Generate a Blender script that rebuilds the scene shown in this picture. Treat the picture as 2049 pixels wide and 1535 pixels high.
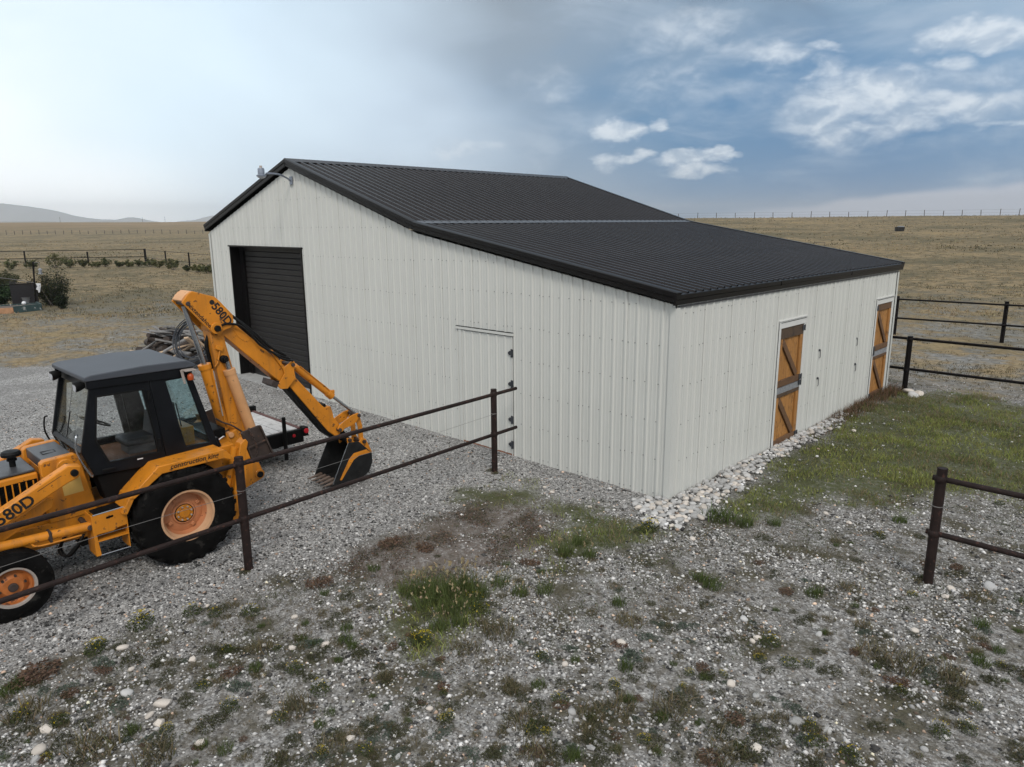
import bpy, bmesh, math, random
import numpy as np
from mathutils import Vector, Matrix

random.seed(7); RNG = np.random.default_rng(7)
scene = bpy.context.scene
for o in list(bpy.data.objects): bpy.data.objects.remove(o)
COL = scene.collection

# ------------------------------------------------------------------ camera
F_PX, PITCH, ROLL, YAW = 1434.28, 0.218735, -0.0075, -0.769227
CAM = np.array([5.78629, -9.58760, 4.39475]); CX, CY = 1024.5, 767.5
fw = np.array([math.sin(YAW)*math.cos(PITCH), math.cos(YAW)*math.cos(PITCH), -math.sin(PITCH)])
r0 = np.array([math.cos(YAW), -math.sin(YAW), 0.0]); u0 = np.cross(r0, fw)
rgt = math.cos(ROLL)*r0 + math.sin(ROLL)*u0; upv = -math.sin(ROLL)*r0 + math.cos(ROLL)*u0
cd = bpy.data.cameras.new('camera'); cam = bpy.data.objects.new('camera', cd); COL.objects.link(cam)
cd.sensor_width = 36; cd.lens = F_PX/2049*36; cd.clip_end = 60000; cd.clip_start = 0.05
cam.matrix_world = Matrix(((rgt[0], upv[0], -fw[0], CAM[0]), (rgt[1], upv[1], -fw[1], CAM[1]), (rgt[2], upv[2], -fw[2], CAM[2]), (0, 0, 0, 1)))
scene.camera = cam
scene.render.engine = 'CYCLES'; cy_ = scene.cycles; cy_.max_bounces = 5; cy_.diffuse_bounces = 1; cy_.glossy_bounces = 2; cy_.transmission_bounces = 2; cy_.transparent_max_bounces = 10; cy_.volume_bounces = 1
scene.render.resolution_x, scene.render.resolution_y = 1024, 767

def ray(x, y): return fw + rgt*(x-CX)/F_PX - upv*(y-CY)/F_PX
def gz(x, y, z=0.0):
    d = ray(x, y); return CAM + d*((z-CAM[2])/d[2])
def atx(x, y, X):
    d = ray(x, y); return CAM + d*((X-CAM[0])/d[0])
def aty(x, y, Y):
    d = ray(x, y); return CAM + d*((Y-CAM[1])/d[1])
def yz(x, y, X):
    q = atx(x, y, X); return (q[1], q[2])
def az_el(x, y):
    d = ray(x, y); return math.atan2(d[0]*r0[0]+d[1]*r0[1], d[0]*math.sin(YAW)+d[1]*math.cos(YAW)), math.atan2(d[2], math.hypot(d[0], d[1]))

# ------------------------------------------------------------------ sky, sun, exposure
SUN_DIR = Vector((0.60, -0.44, 0.76)).normalized()       # towards the sun, veiled by cloud
scene.view_settings.view_transform = 'Standard'; scene.view_settings.look = 'None'
scene.view_settings.exposure = 0.17; scene.view_settings.gamma = 1.0
world = bpy.data.worlds.new('World'); scene.world = world; world.use_nodes = True
wt = world.node_tree; wt.nodes.clear()
class NT:
    """tiny node builder"""
    def __init__(s, tree): s.t = tree
    def n(s, typ, **kw):
        nd = s.t.nodes.new(typ)
        for k, v in kw.items():
            if k.startswith('i_'):
                key = k[2:]; key = int(key) if key.isdigit() else key
                s.set(nd.inputs[key], v)
            else: setattr(nd, k, v)
        return nd
    def set(s, sock, v):
        if isinstance(v, bpy.types.NodeSocket): s.t.links.new(v, sock)
        elif isinstance(v, bpy.types.Node): s.t.links.new(v.outputs[0], sock)
        else: sock.default_value = v
    def math(s, op, a, b=0.0, c=None, clamp=False):
        nd = s.t.nodes.new('ShaderNodeMath'); nd.operation = op; nd.use_clamp = clamp
        s.set(nd.inputs[0], a); s.set(nd.inputs[1], b)
        if c is not None: s.set(nd.inputs[2], c)
        return nd.outputs[0]
    def mix(s, fac, a, b, blend='MIX'):
        nd = s.t.nodes.new('ShaderNodeMix'); nd.data_type = 'RGBA'; nd.blend_type = blend
        s.set(nd.inputs[0], fac); s.set(nd.inputs[6], a); s.set(nd.inputs[7], b)
        return nd.outputs[2]
    def ramp(s, fac, stops, interp='LINEAR'):
        nd = s.t.nodes.new('ShaderNodeValToRGB'); cr = nd.color_ramp; cr.interpolation = interp
        while len(cr.elements) < len(stops): cr.elements.new(0.5)
        for e, (p, c) in zip(cr.elements, stops):
            e.position = p; e.color = tuple(c)+(1,) if len(c) == 3 else tuple(c)
        s.set(nd.inputs[0], fac); return nd.outputs[0]
    def maprange(s, v, a, b, c, d, smooth=False):
        nd = s.t.nodes.new('ShaderNodeMapRange'); nd.clamp = True
        if smooth: nd.interpolation_type = 'SMOOTHSTEP'
        s.set(nd.inputs[0], v)
        for i, q in enumerate((a, b, c, d)): s.set(nd.inputs[i+1], q)
        return nd.outputs[0]
    def noise(s, vec, scale, detail=4, rough=0.5, dist=0.0, lac=2.0):
        nd = s.t.nodes.new('ShaderNodeTexNoise'); s.set(nd.inputs['Vector'], vec)
        nd.inputs['Scale'].default_value = scale; nd.inputs['Detail'].default_value = detail
        nd.inputs['Roughness'].default_value = rough; nd.inputs['Distortion'].default_value = dist
        return nd.outputs[0]
W = NT(wt)
tc = W.n('ShaderNodeTexCoord')
sep = W.n('ShaderNodeSeparateXYZ', i_0=tc.outputs['Generated'])
sx, sy, sz = sep.outputs
along = W.math('ADD', W.math('MULTIPLY', sx, math.sin(YAW)), W.math('MULTIPLY', sy, math.cos(YAW)))
side = W.math('ADD', W.math('MULTIPLY', sx, math.cos(YAW)), W.math('MULTIPLY', sy, -math.sin(YAW)))
U = W.math('ARCTAN2', side, along)            # azimuth about the compass bearing of the barn's corner
V = W.math('ARCSINE', sz)                      # elevation
uv = W.n('ShaderNodeCombineXYZ', i_0=U, i_1=W.math('MULTIPLY', V, 2.0), i_2=0.0)
sky = W.n('ShaderNodeTexSky'); sky.sky_type = 'NISHITA'; sky.sun_disc = False
sky.sun_elevation = math.asin(SUN_DIR.z); sky.sun_rotation = math.atan2(SUN_DIR.x, SUN_DIR.y)
sky.air_density = 1.2; sky.dust_density = 2.0
K = 10.0                                       # background strength is 0.1, so cloud radiances are times ten
def c10(r, g, b): return (r*K, g*K, b*K, 1)
# veil of cloud: bright rain haze one way, storm slate the other, even overcast all round
nbig = W.noise(uv, 3.2, 4, .55, .6)
nlow = W.noise(uv, 1.9, 3, .5, .3)
Un = W.math('ADD', U, W.math('MULTIPLY', W.math('SUBTRACT', nlow, .5), W.maprange(W.math('ABSOLUTE', U), 2.6, 3.1, .55, 0)))
Ur = W.maprange(Un, -math.pi, math.pi, 0, 1)
def pu(u): return (u+math.pi)/(2*math.pi)
veil = W.ramp(Ur, [(0.0, (.60, .67, .75)), (pu(-1.5), (.90, .95, .99)), (pu(-.62), (1.06, 1.12, 1.16)), (pu(-.36), (.80, .95, 1.06)), (pu(-.16), (.58, .70, .83)),
                   (pu(0.02), (.24, .345, .48)), (pu(.16), (.075, .215, .405)), (pu(.40), (.06, .20, .405)), (pu(.62), (.115, .265, .465)), (pu(1.2), (.45, .54, .66)), (1.0, (.60, .67, .75))])
high = W.ramp(Ur, [(0.0, (.62, .68, .75)), (pu(-.62), (.84, .96, 1.04)), (pu(-.34), (.68, .83, .95)), (pu(-.16), (.48, .58, .68)), (pu(.0), (.27, .325, .385)), (pu(.2), (.265, .345, .435)), (pu(.45), (.26, .375, .50)), (pu(.62), (.38, .50, .63)), (pu(1.3), (.58, .65, .74)), (1.0, (.62, .68, .75))])
vv = W.math('ADD', V, W.math('MULTIPLY', W.math('SUBTRACT', nbig, .5), .22))
base = W.mix(W.maprange(vv, .10, .30, 0, 1, True), veil, high)
zen = W.maprange(V, .38, .9, 0, 1, True)
base = W.mix(zen, base, (.70, .715, .735, 1))
# dim grey undersides and pale streaks
str_ = W.noise(W.n('ShaderNodeCombineXYZ', i_0=W.math('MULTIPLY', U, 1.0), i_1=W.math('MULTIPLY', V, 3.0), i_2=3.7), 5.0, 5, .58, .4)
inten = W.maprange(Un, -.30, .05, 0.0, 1.0, True)
base = W.mix(W.math('MULTIPLY', W.maprange(str_, .46, .74, 0, .55, True), inten), base, (.46, .55, .66, 1))
base = W.mix(W.math('MULTIPLY', W.maprange(nbig, .50, .30, 0, .55, True), W.math('MULTIPLY', inten, W.maprange(V, .17, .30, 0, 1, True))), base, (.15, .185, .235, 1))
# pale horizon strip under the storm
hz_n = W.math('MULTIPLY', W.math('SUBTRACT', W.noise(uv, 9, 2, .5), .5), .03)
edge = W.math('SUBTRACT', W.math('ADD', V, hz_n), W.math('MULTIPLY', W.math('SUBTRACT', U, .33), .105))
strip = W.math('MULTIPLY', W.maprange(edge, .021, .010, 0, 1, True), W.maprange(U, .22, .42, 0, .85, True))
base = W.mix(strip, base, (.58, .61, .71, 1))
lowl = W.math('MULTIPLY', W.maprange(V, .11, .0, 0, 1, True), W.maprange(U, -.30, -.52, 0, 1, True))
base = W.mix(W.math('MULTIPLY', lowl, .75), base, (1.45, 1.45, 1.45, 1))
# cumulus: (photo x, photo y, half width, half height, brightness)
CUM = [(1368, 322, 56, 15, 1.0), (1428, 314, 40, 11, .9), (1385, 345, 62, 14, .85), (1440, 338, 30, 9, .5), (1238, 262, 44, 20, .9), (1305, 250, 22, 14, .65), (1214, 320, 26, 20, .7), (1262, 312, 38, 10, .8), (1560, 108, 66, 22, .7), (1660, 96, 42, 10, .6), (1655, 140, 38, 24, .65),
       (1615, 185, 26, 18, .5), (1700, 225, 120, 55, .85), (1760, 180, 70, 40, .9), (1880, 220, 150, 26, .8), (1955, 68, 88, 22, .95), (1850, 95, 30, 14, .5), (1920, 130, 46, 16, .6),
       (1960, 160, 110, 28, .45), (1480, 90, 60, 20, .45), (1380, 60, 120, 40, .5), (1330, 150, 110, 34, .42), (1090, 175, 80, 34, .45), (940, 292, 80, 24, .5), (1300, 185, 70, 30, .35), (1400, 200, 90, 26, .30), (1170, 240, 90, 24, .28), (1500, 180, 40, 20, .35), (2030, 243, 60, 10, .55), (1990, 345, 90, 12, .35)]
wnn = W.n('ShaderNodeTexNoise', i_Vector=uv.outputs[0]); wnn.inputs['Scale'].default_value = 13; wnn.inputs['Detail'].default_value = 4; wnn.inputs['Roughness'].default_value = .6; wsp = W.n('ShaderNodeSeparateColor', i_0=wnn.outputs['Color']); wn, wn2 = wsp.outputs[0], wsp.outputs[1]
Uw = W.math('ADD', U, W.math('MULTIPLY', W.math('SUBTRACT', wn, .5), .085)); Vw = W.math('ADD', V, W.math('MULTIPLY', W.math('SUBTRACT', wn2, .5), .050))
UVW = W.n('ShaderNodeCombineXYZ', i_0=Uw, i_1=Vw, i_2=0.0).outputs[0]
M = W.math('ADD', 0.0, 0.0)
for (px_, py_, hw, hh, br) in CUM:
    a, e = az_el(px_, py_)
    kx, ky = F_PX/(hw*1.25), F_PX/(hh*1.3)
    e1 = W.n('ShaderNodeVectorMath', operation='MULTIPLY_ADD', i_0=UVW, i_1=(kx, ky, 0), i_2=(-a*kx, -e*ky, 0))
    dq = W.n('ShaderNodeVectorMath', operation='DOT_PRODUCT', i_0=e1.outputs[0], i_1=e1.outputs[0])
    q = W.math('MULTIPLY_ADD', dq.outputs['Value'], -br, br)
    M = W.math('MAXIMUM', M, q)
fine = W.noise(W.n('ShaderNodeCombineXYZ', i_0=U, i_1=W.math('MULTIPLY', V, 1.7), i_2=1.0), 22, 5, .56, .35)
dens = W.math('MULTIPLY', M, W.math('ADD', .12, W.math('MULTIPLY', fine, 1.65)))
cl = W.maprange(dens, .06, .95, 0, .86, True)
shade = W.noise(W.n('ShaderNodeCombineXYZ', i_0=U, i_1=W.math('MULTIPLY', W.math('ADD', V, -.012), 1.7), i_2=1.0), 22, 3, .56, .35)
clcol = W.mix(W.maprange(W.math('SUBTRACT', fine, shade), -.16, .14, 0, 1, True), (.46, .55, .66, 1), (.76, .82, .88, 1))
cloudy = W.mix(cl, base, clcol)
cloudK = W.mix(1.0, cloudy, (K, K, K, 1), 'MULTIPLY')
fin = W.mix(0.93, sky.outputs[0], cloudK)
below = W.maprange(V, -.06, -.01, 1, 0, True)
fin = W.mix(below, fin, c10(.25, .23, .2))
bg = W.n('ShaderNodeBackground', i_0=fin); bg.inputs[1].default_value = 0.1
world.cycles.sampling_method = 'MANUAL'; world.cycles.sample_map_resolution = 256
wo = W.n('ShaderNodeOutputWorld'); wt.links.new(bg.outputs[0], wo.inputs[0])
sd = bpy.data.lights.new('sun', 'SUN'); sun = bpy.data.objects.new('sun', sd); COL.objects.link(sun)
sd.energy = 1.5; sd.angle = math.radians(16); sd.color = (1.0, 0.95, 0.88)
sun.rotation_euler = SUN_DIR.to_track_quat('Z', 'Y').to_euler(); sun.location = (0, -20, 40)

# ------------------------------------------------------------------ materials
MATS = {}
def base_mat(name):
    m = bpy.data.materials.new(name); m.use_nodes = True; m.node_tree.nodes.clear()
    N = NT(m.node_tree); out = N.n('ShaderNodeOutputMaterial'); b = N.n('ShaderNodeBsdfPrincipled')
    m.node_tree.links.new(b.outputs[0], out.inputs[0]); MATS[name] = m
    return m, N, b, out
def rgb(c): return tuple(c)+(1,)
def paint(name, col, rough=.5, metal=0.0, var=.12, vscale=3.0, spots=None, spot_amt=.0, spot_scale=20, bump=0.0, bscale=40, spec=.5, streak=None, coat=0.0):
    """painted or plain surface: slow tone drift, optional chips or rust spots and vertical streaks"""
    m, N, b, out = base_mat(name)
    t = N.n('ShaderNodeTexCoord').outputs['Object']
    n1 = N.noise(t, vscale, 5, .6)
    lo = tuple(max(0, c*(1-var)) for c in col); hi = tuple(min(1, c*(1+var)) for c in col)
    c = N.ramp(n1, [(.3, lo), (.7, hi)])
    if streak:
        mp = N.n('ShaderNodeMapping', i_0=t); mp.inputs['Scale'].default_value = (streak[1], streak[1], .25)
        c = N.mix(N.maprange(N.noise(mp.outputs[0], 1.0, 4, .6), .52, .75, 0, streak[2]), c, rgb(streak[0]))
    rr = rough
    if spots:
        n2 = N.noise(t, spot_scale, 5, .65); f = N.maprange(n2, .66-spot_amt, .70-spot_amt, 0, .85)
        c = N.mix(f, c, rgb(spots)); rr = N.maprange(f, 0, 1, rough, .85)
    N.set(b.inputs['Base Color'], c); N.set(b.inputs['Roughness'], rr); b.inputs['Metallic'].default_value = metal
    b.inputs['Specular IOR Level'].default_value = spec; b.inputs['Coat Weight'].default_value = coat
    if bump:
        bp = N.n('ShaderNodeBump'); bp.inputs['Strength'].default_value = bump; bp.inputs['Distance'].default_value = .01
        N.set(bp.inputs['Height'], N.noise(t, bscale, 4, .6)); m.node_tree.links.new(bp.outputs[0], b.inputs['Normal'])
    return m
def attr_mat(name, rough=.8, mul=1.0, trans=0.0, spec=.3):
    """colour carried per piece in the 'Col' attribute"""
    m, N, b, out = base_mat(name)
    a = N.n('ShaderNodeAttribute', attribute_name='Col')
    N.set(b.inputs['Base Color'], a.outputs['Color']); b.inputs['Roughness'].default_value = rough
    b.inputs['Specular IOR Level'].default_value = spec
    if trans:
        tl = N.n('ShaderNodeBsdfTranslucent'); N.set(tl.inputs[0], a.outputs['Color'])
        mx = N.n('ShaderNodeMixShader'); mx.inputs[0].default_value = trans
        m.node_tree.links.new(b.outputs[0], mx.inputs[1]); m.node_tree.links.new(tl.outputs[0], mx.inputs[2]); m.node_tree.links.new(mx.outputs[0], out.inputs[0])
    return m
def glass_mat(name, tint, refl=1.0):
    m = bpy.data.materials.new(name); m.use_nodes = True; m.node_tree.nodes.clear(); N = NT(m.node_tree)
    out = N.n('ShaderNodeOutputMaterial'); tr = N.n('ShaderNodeBsdfTransparent'); tr.inputs[0].default_value = rgb(tint)
    gl = N.n('ShaderNodeBsdfGlossy'); gl.inputs['Roughness'].default_value = .03
    fr = N.n('ShaderNodeFresnel'); fr.inputs[0].default_value = 1.5
    t = N.n('ShaderNodeTexCoord').outputs['Object']
    df = N.n('ShaderNodeBsdfDiffuse'); df.inputs[0].default_value = (.30, .29, .27, 1)
    m1 = N.n('ShaderNodeMixShader'); N.set(m1.inputs[0], N.maprange(N.noise(t, 3, 4, .6), .45, .8, .0, .05)); N.t.links.new(tr.outputs[0], m1.inputs[1]); N.t.links.new(df.outputs[0], m1.inputs[2])
    mx = N.n('ShaderNodeMixShader'); N.set(mx.inputs[0], N.math('MULTIPLY', fr.outputs[0], refl, clamp=True)); N.t.links.new(m1.outputs[0], mx.inputs[1]); N.t.links.new(gl.outputs[0], mx.inputs[2])
    N.t.links.new(mx.outputs[0], out.inputs[0]); MATS[name] = m; return m
def wood_mat(name, c0, c1, dark, axis_scale=(1, 1, 1), rough=.75, damp=0.0):
    m, N, b, out = base_mat(name)
    t = N.n('ShaderNodeTexCoord').outputs['Object']; info = N.n('ShaderNodeObjectInfo')
    off = N.n('ShaderNodeVectorMath', operation='ADD', i_0=t); sc = N.n('ShaderNodeVectorMath', operation='SCALE'); N.set(sc.inputs[0], N.n('ShaderNodeCombineXYZ', i_0=info.outputs['Random'], i_1=info.outputs['Random'], i_2=0.3)); sc.inputs[3].default_value = 40; N.set(off.inputs[1], sc.outputs[0])
    mp = N.n('ShaderNodeMapping', i_0=off.outputs[0]); mp.inputs['Scale'].default_value = axis_scale
    g = N.noise(mp.outputs[0], 9, 6, .65, .8)
    c = N.ramp(g, [(.25, c0), (.62, c1), (.8, c0)])
    c = N.mix(N.maprange(info.outputs['Random'], 0, 1, 0, .35), c, rgb(tuple(x*.72 for x in c0)))
    c = N.mix(N.maprange(N.noise(off.outputs[0], 6, 5, .65), .52, .74, 0, .85), c, rgb(dark))
    N.set(b.inputs['Base Color'], c); b.inputs['Roughness'].default_value = rough
    bp = N.n('ShaderNodeBump'); bp.inputs['Strength'].default_value = .35; bp.inputs['Distance'].default_value = .004
    N.set(bp.inputs['Height'], g); N.t.links.new(bp.outputs[0], b.inputs['Normal'])
    return m

paint('wall_white', (.628, .632, .592), .40, var=.022, vscale=.7, streak=((.57, .57, .52), 1.6, .10), bump=.22, bscale=1.6, spec=.38)
paint('trim_white', (.70, .70, .67), .4, var=.03)
paint('roof_dark', (.019, .0165, .0165), .25, var=.25, vscale=.5, bump=.05, bscale=2.5, spec=.26, streak=((.030, .027, .026), 1.5, .5))
paint('trim_dark', (.006, .0055, .0056), .36, var=.15, spec=.22)
paint('flash_grey', (.075, .078, .085), .35, var=.15)
paint('door_dark', (.021, .019, .018), .5, var=.12, vscale=1.5, spec=.25)
paint('black_gap', (.004, .004, .004), .9, spec=.05)
paint('screw', (.20, .20, .19), .5)
paint('galv', (.36, .37, .39), .45, metal=.5, var=.22, vscale=22)
paint('hinge', (.06, .065, .075), .5, metal=.4, var=.3)
paint('concrete', (.36, .36, .35), .85, var=.15, vscale=6, bump=.2)
paint('orange', (.63, .225, .016), .45, var=.17, vscale=2.6, spots=(.085, .045, .024), spot_amt=.05, spot_scale=11, coat=.08, spec=.35, streak=((.30, .13, .035), 7, .75), bump=.06, bscale=25)
paint('orange_pale', (.66, .34, .15), .5, var=.1, vscale=3, spots=(.2, .1, .05), spot_amt=.02, spot_scale=16)  # lighter orange; on the nose wrap it paints in skylight
paint('rim_peach', (.52, .20, .085), .55, var=.16, vscale=4, spots=(.22, .08, .04), spot_amt=.03, spot_scale=9)
paint('rim_lip', (.62, .36, .20), .55, var=.15, vscale=4)
paint('rim_rust', (.46, .14, .03), .6, var=.3, vscale=6, spots=(.12, .05, .03), spot_amt=.08, spot_scale=10)
paint('rim_grey', (.38, .33, .29), .5, var=.15, vscale=6, spots=(.4, .13, .05), spot_amt=.06)
paint('tyre', (.0065, .0062, .006), .85, var=.5, vscale=6, bump=.3, bscale=30, spec=.08, spots=(.028, .026, .023), spot_amt=.06, spot_scale=7)
paint('cab_black', (.0075, .0085, .0105), .40, var=.3, vscale=3, spec=.16)
paint('cab_roof', (.060, .067, .080), .55, var=.12, vscale=2, spots=(.2, .2, .2), spot_amt=-.02, spot_scale=9)
paint('hood_black', (.05, .05, .054), .42, var=.25, vscale=4)
paint('rubber', (.008, .008, .008), .55, spec=.15)
paint('chrome', (.40, .42, .44), .25, metal=.85, var=.15)
paint('steel_rust', (.045, .030, .024), .62, var=.4, vscale=8, spots=(.11, .055, .035), spot_amt=.06, spot_scale=12)
paint('bucket_steel', (.020, .0205, .021), .5, metal=.3, spec=.2, var=.35, vscale=6, spots=(.06, .04, .03), spot_amt=.02)
paint('tooth_steel', (.12, .085, .065), .6, var=.3, vscale=14)
paint('seat_black', (.035, .037, .042), .55, var=.2)
paint('cab_floor', (.22, .10, .05), .8, var=.2)
paint('cab_liner', (.16, .15, .15), .8, var=.2)
paint('decal_black', (.008, .008, .008), .6)
paint('decal_orange', (.62, .25, .03), .55)
paint('paper_yellow', (.70, .45, .12), .7, var=.06, streak=((.55, .34, .08), 20, .5))
paint('white_plain', (.78, .79, .8), .6, var=.05)
paint('amber', (.45, .07, .01), .3)
paint('red_lens', (.5, .01, .02), .25)
paint('lens_clear', (.5, .52, .55), .2)
paint('pipe_rust', (.022, .014, .0125), .6, spec=.18, var=.35, vscale=5, spots=(.07, .035, .028), spot_amt=.07, spot_scale=18, bump=.15, bscale=60)
paint('pipe_black', (.007, .0055, .0055), .5, spec=.12, var=.3, vscale=6, spots=(.03, .018, .015), spot_amt=.04, spot_scale=18)
paint('wire', (.22, .21, .20), .5, metal=.5)
paint('trailer_black', (.006, .006, .006), .6, var=.3, spec=.12, spots=(.03, .02, .015), spot_amt=.03)
paint('trailer_rust', (.11, .05, .045), .7, var=.3, vscale=8)
paint('post_wood', (.10, .085, .075), .9, var=.25, vscale=9)
paint('hose', (.030, .034, .042), .4, var=.2)
paint('plastic_black', (.010, .010, .011), .6, var=.2)
paint('brick_red', (.28, .13, .08), .9, var=.2)
paint('lamp_grey', (.22, .25, .30), .5, metal=.2, var=.2, vscale=20)
paint('board_teal', (.035, .065, .065), .85, var=.3, vscale=4, spots=(.42, .42, .40), spot_amt=.08, spot_scale=5)
paint('board_tan', (.44, .24, .13), .85, var=.2, vscale=5)
paint('mesh_dark', (.03, .028, .03), .8)
paint('mountain', (.27, .27, .265), .95, var=.2, vscale=.0008)
paint('soil', (.13, .105, .085), .95, var=.25, vscale=8)
glass_mat('glass_clear', (.97, .985, .99), 1.35); glass_mat('glass_front', (.955, .98, .975), .35); glass_mat('glass_teal', (.80, .94, .97), 1.2)
wood_mat('door_wood', (.33, .14, .030), (.47, .225, .062), (.07, .034, .014), (7, 7, .5))
wood_mat('door_rail', (.115, .056, .024), (.17, .09, .042), (.05, .026, .014), (5, .7, 5))
wood_mat('door_rail_dark', (.060, .038, .024), (.105, .064, .036), (.03, .02, .014), (5, .7, 5))
wood_mat('deck_wood', (.50, .49, .48), (.70, .69, .67), (.20, .19, .18), (5, .6, 5))
wood_mat('scrap_grey', (.14, .13, .125), (.27, .26, .25), (.06, .05, .045), (.8, 5, 5))
wood_mat('scrap_pale', (.55, .38, .24), (.66, .50, .35), (.25, .16, .10), (.8, 5, 5))
wood_mat('scrap_dark', (.035, .025, .02), (.07, .05, .04), (.015, .012, .01), (.8, 5, 5))
attr_mat('stone_col', .75, spec=.25); attr_mat('leaf_col', .75, trans=.25, spec=.2)

# ------------------------------------------------------------------ mesh helpers
ORI = {}
class MB:
    def __init__(s): s.v = []; s.f = []
    def add(s, vs, fs):
        k = len(s.v); s.v += [tuple(map(float, q)) for q in vs]; s.f += [tuple(i+k for i in f) for f in fs]; return s
    def box(s, c, size, R=None):
        hx, hy, hz = [q/2 for q in size]
        vs = [Vector((a*hx, b*hy, d*hz)) for a in (-1, 1) for b in (-1, 1) for d in (-1, 1)]
        if R is not None: vs = [R @ q for q in vs]
        vs = [q+Vector(c) for q in vs]
        return s.add(vs, [(0, 1, 3, 2), (4, 6, 7, 5), (0, 4, 5, 1), (2, 3, 7, 6), (0, 2, 6, 4), (1, 5, 7, 3)])
    def mm(s, x0, x1, y0, y1, z0, z1): return s.box(((x0+x1)/2, (y0+y1)/2, (z0+z1)/2), (abs(x1-x0), abs(y1-y0), abs(z1-z0)))
    def prism(s, poly, vec):
        n = len(poly); a = [Vector(q) for q in poly]; b = [q+Vector(vec) for q in a]
        return s.add(a+b, [tuple(range(n))[::-1], tuple(range(n, 2*n))]+[(i, (i+1) % n, n+(i+1) % n, n+i) for i in range(n)])
    def px(s, poly, x0, x1): return s.prism([(x0, y, z) for y, z in poly], (x1-x0, 0, 0))
    def py(s, poly, y0, y1): return s.prism([(x, y0, z) for x, z in poly], (0, y1-y0, 0))
    def ring_x(s, outer, inner, x0, x1):
        n = len(outer); vs = [(x, y, z) for x in (x0, x1) for P in (outer, inner) for y, z in P]; fs = []
        for i in range(n):
            j = (i+1) % n
            fs += [(i, j, n+j, n+i), (2*n+i, 3*n+i, 3*n+j, 2*n+j), (i, 2*n+i, 2*n+j, j), (n+i, n+j, 3*n+j, 3*n+i)]
        return s.add(vs, fs)
    def tube(s, pts, r, seg=8, cap=True):
        P = [Vector(q) for q in pts]; n = len(P); vs = []; prev = None
        for i, q in enumerate(P):
            d = (P[min(i+1, n-1)]-P[max(i-1, 0)])
            d = d.normalized() if d.length > 1e-9 else Vector((0, 0, 1))
            if prev is None:
                a = Vector((0, 0, 1)) if abs(d.z) < .9 else Vector((1, 0, 0)); e1 = d.cross(a).normalized()
            else: e1 = (prev-d*prev.dot(d)).normalized()
            prev = e1; e2 = d.cross(e1); rr = r[i] if isinstance(r, (list, tuple)) else r
            vs += [q+(e1*math.cos(2*math.pi*k/seg)+e2*math.sin(2*math.pi*k/seg))*rr for k in range(seg)]
        fs = [(i*seg+k, i*seg+(k+1) % seg, (i+1)*seg+(k+1) % seg, (i+1)*seg+k) for i in range(n-1) for k in range(seg)]
        if cap: fs += [tuple(range(seg))[::-1], tuple(range((n-1)*seg, n*seg))]
        return s.add(vs, fs)
    def cyl(s, a, b, r, seg=16, r1=None): return s.tube([a, b], [r, r if r1 is None else r1], seg)
    def lathe_x(s, prof, c, seg=36, closed=False):
        """revolve (radius, x) points round an axis along X through c"""
        n = len(prof); vs = []
        for k in range(seg):
            a = 2*math.pi*k/seg; vs += [(c[0]+x, c[1]+r*math.cos(a), c[2]+r*math.sin(a)) for r, x in prof]
        m = n if closed else n-1
        return s.add(vs, [(k*n+i, k*n+(i+1) % n, ((k+1) % seg)*n+(i+1) % n, ((k+1) % seg)*n+i) for k in range(seg) for i in range(m)])
    def lathe_z(s, prof, c, seg=20):
        n = len(prof); vs = []
        for k in range(seg):
            a = 2*math.pi*k/seg; vs += [(c[0]+r*math.cos(a), c[1]+r*math.sin(a), c[2]+z) for r, z in prof]
        return s.add(vs, [(k*n+i, k*n+i+1, ((k+1) % seg)*n+i+1, ((k+1) % seg)*n+i) for k in range(seg) for i in range(n-1)])
    def mesh(s, name, org=(0, 0, 0), smooth=None, recalc=True):
        me = bpy.data.meshes.new(name); o = Vector(org)
        me.from_pydata([(q[0]-o.x, q[1]-o.y, q[2]-o.z) for q in s.v], [], s.f)
        if recalc:
            bm = bmesh.new(); bm.from_mesh(me); bmesh.ops.recalc_face_normals(bm, faces=bm.faces); bm.to_mesh(me); bm.free()
        if smooth:
            me.shade_smooth(); me.set_sharp_from_angle(angle=math.radians(smooth))
        return me
    def build(s, name, mat, parent=None, smooth=None, bevel=0.0, recalc=True, org=None):
        g = ORI.get(parent.name, (0, 0, 0)) if parent else (org or (0, 0, 0))
        me = s.mesh(name, g, smooth, recalc); me.materials.append(MATS[mat])
        o = bpy.data.objects.new(name, me); COL.objects.link(o)
        if parent: o.parent = parent; ORI[o.name] = tuple(g)
        else: o.location = g; ORI[o.name] = tuple(g)
        if bevel:
            b = o.modifiers.new('bevel', 'BEVEL'); b.width = bevel; b.segments = 2; b.limit_method = 'ANGLE'; b.angle_limit = math.radians(40)
            if not smooth:
                me.shade_smooth(); me.set_sharp_from_angle(angle=math.radians(35))
        return o
def tag(o, label=None, cat=None, group=None, kind=None):
    if label: o['label'] = label
    if cat: o['category'] = cat
    if group: o['group'] = group
    if kind: o['kind'] = kind
    return o
def thing(name, loc, label, cat, group=None):
    o = bpy.data.objects.new(name, None); COL.objects.link(o); o.location = loc; o.empty_display_size = .2; ORI[o.name] = tuple(loc)
    return tag(o, label, cat, group)
def bez(pts, n=8):
    """smooth path through points (Catmull-Rom)"""
    P = [Vector(q) for q in pts]; P = [P[0]*2-P[1]]+P+[P[-1]*2-P[-2]]; out = []
    for i in range(1, len(P)-2):
        for k in range(n):
            t = k/n; a, b, c, d = P[i-1], P[i], P[i+1], P[i+2]
            out.append(.5*((2*b)+(c-a)*t+(2*a-5*b+4*c-d)*t*t+(3*b-a-3*c+d)*t**3))
    return out+[P[-2]]
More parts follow.
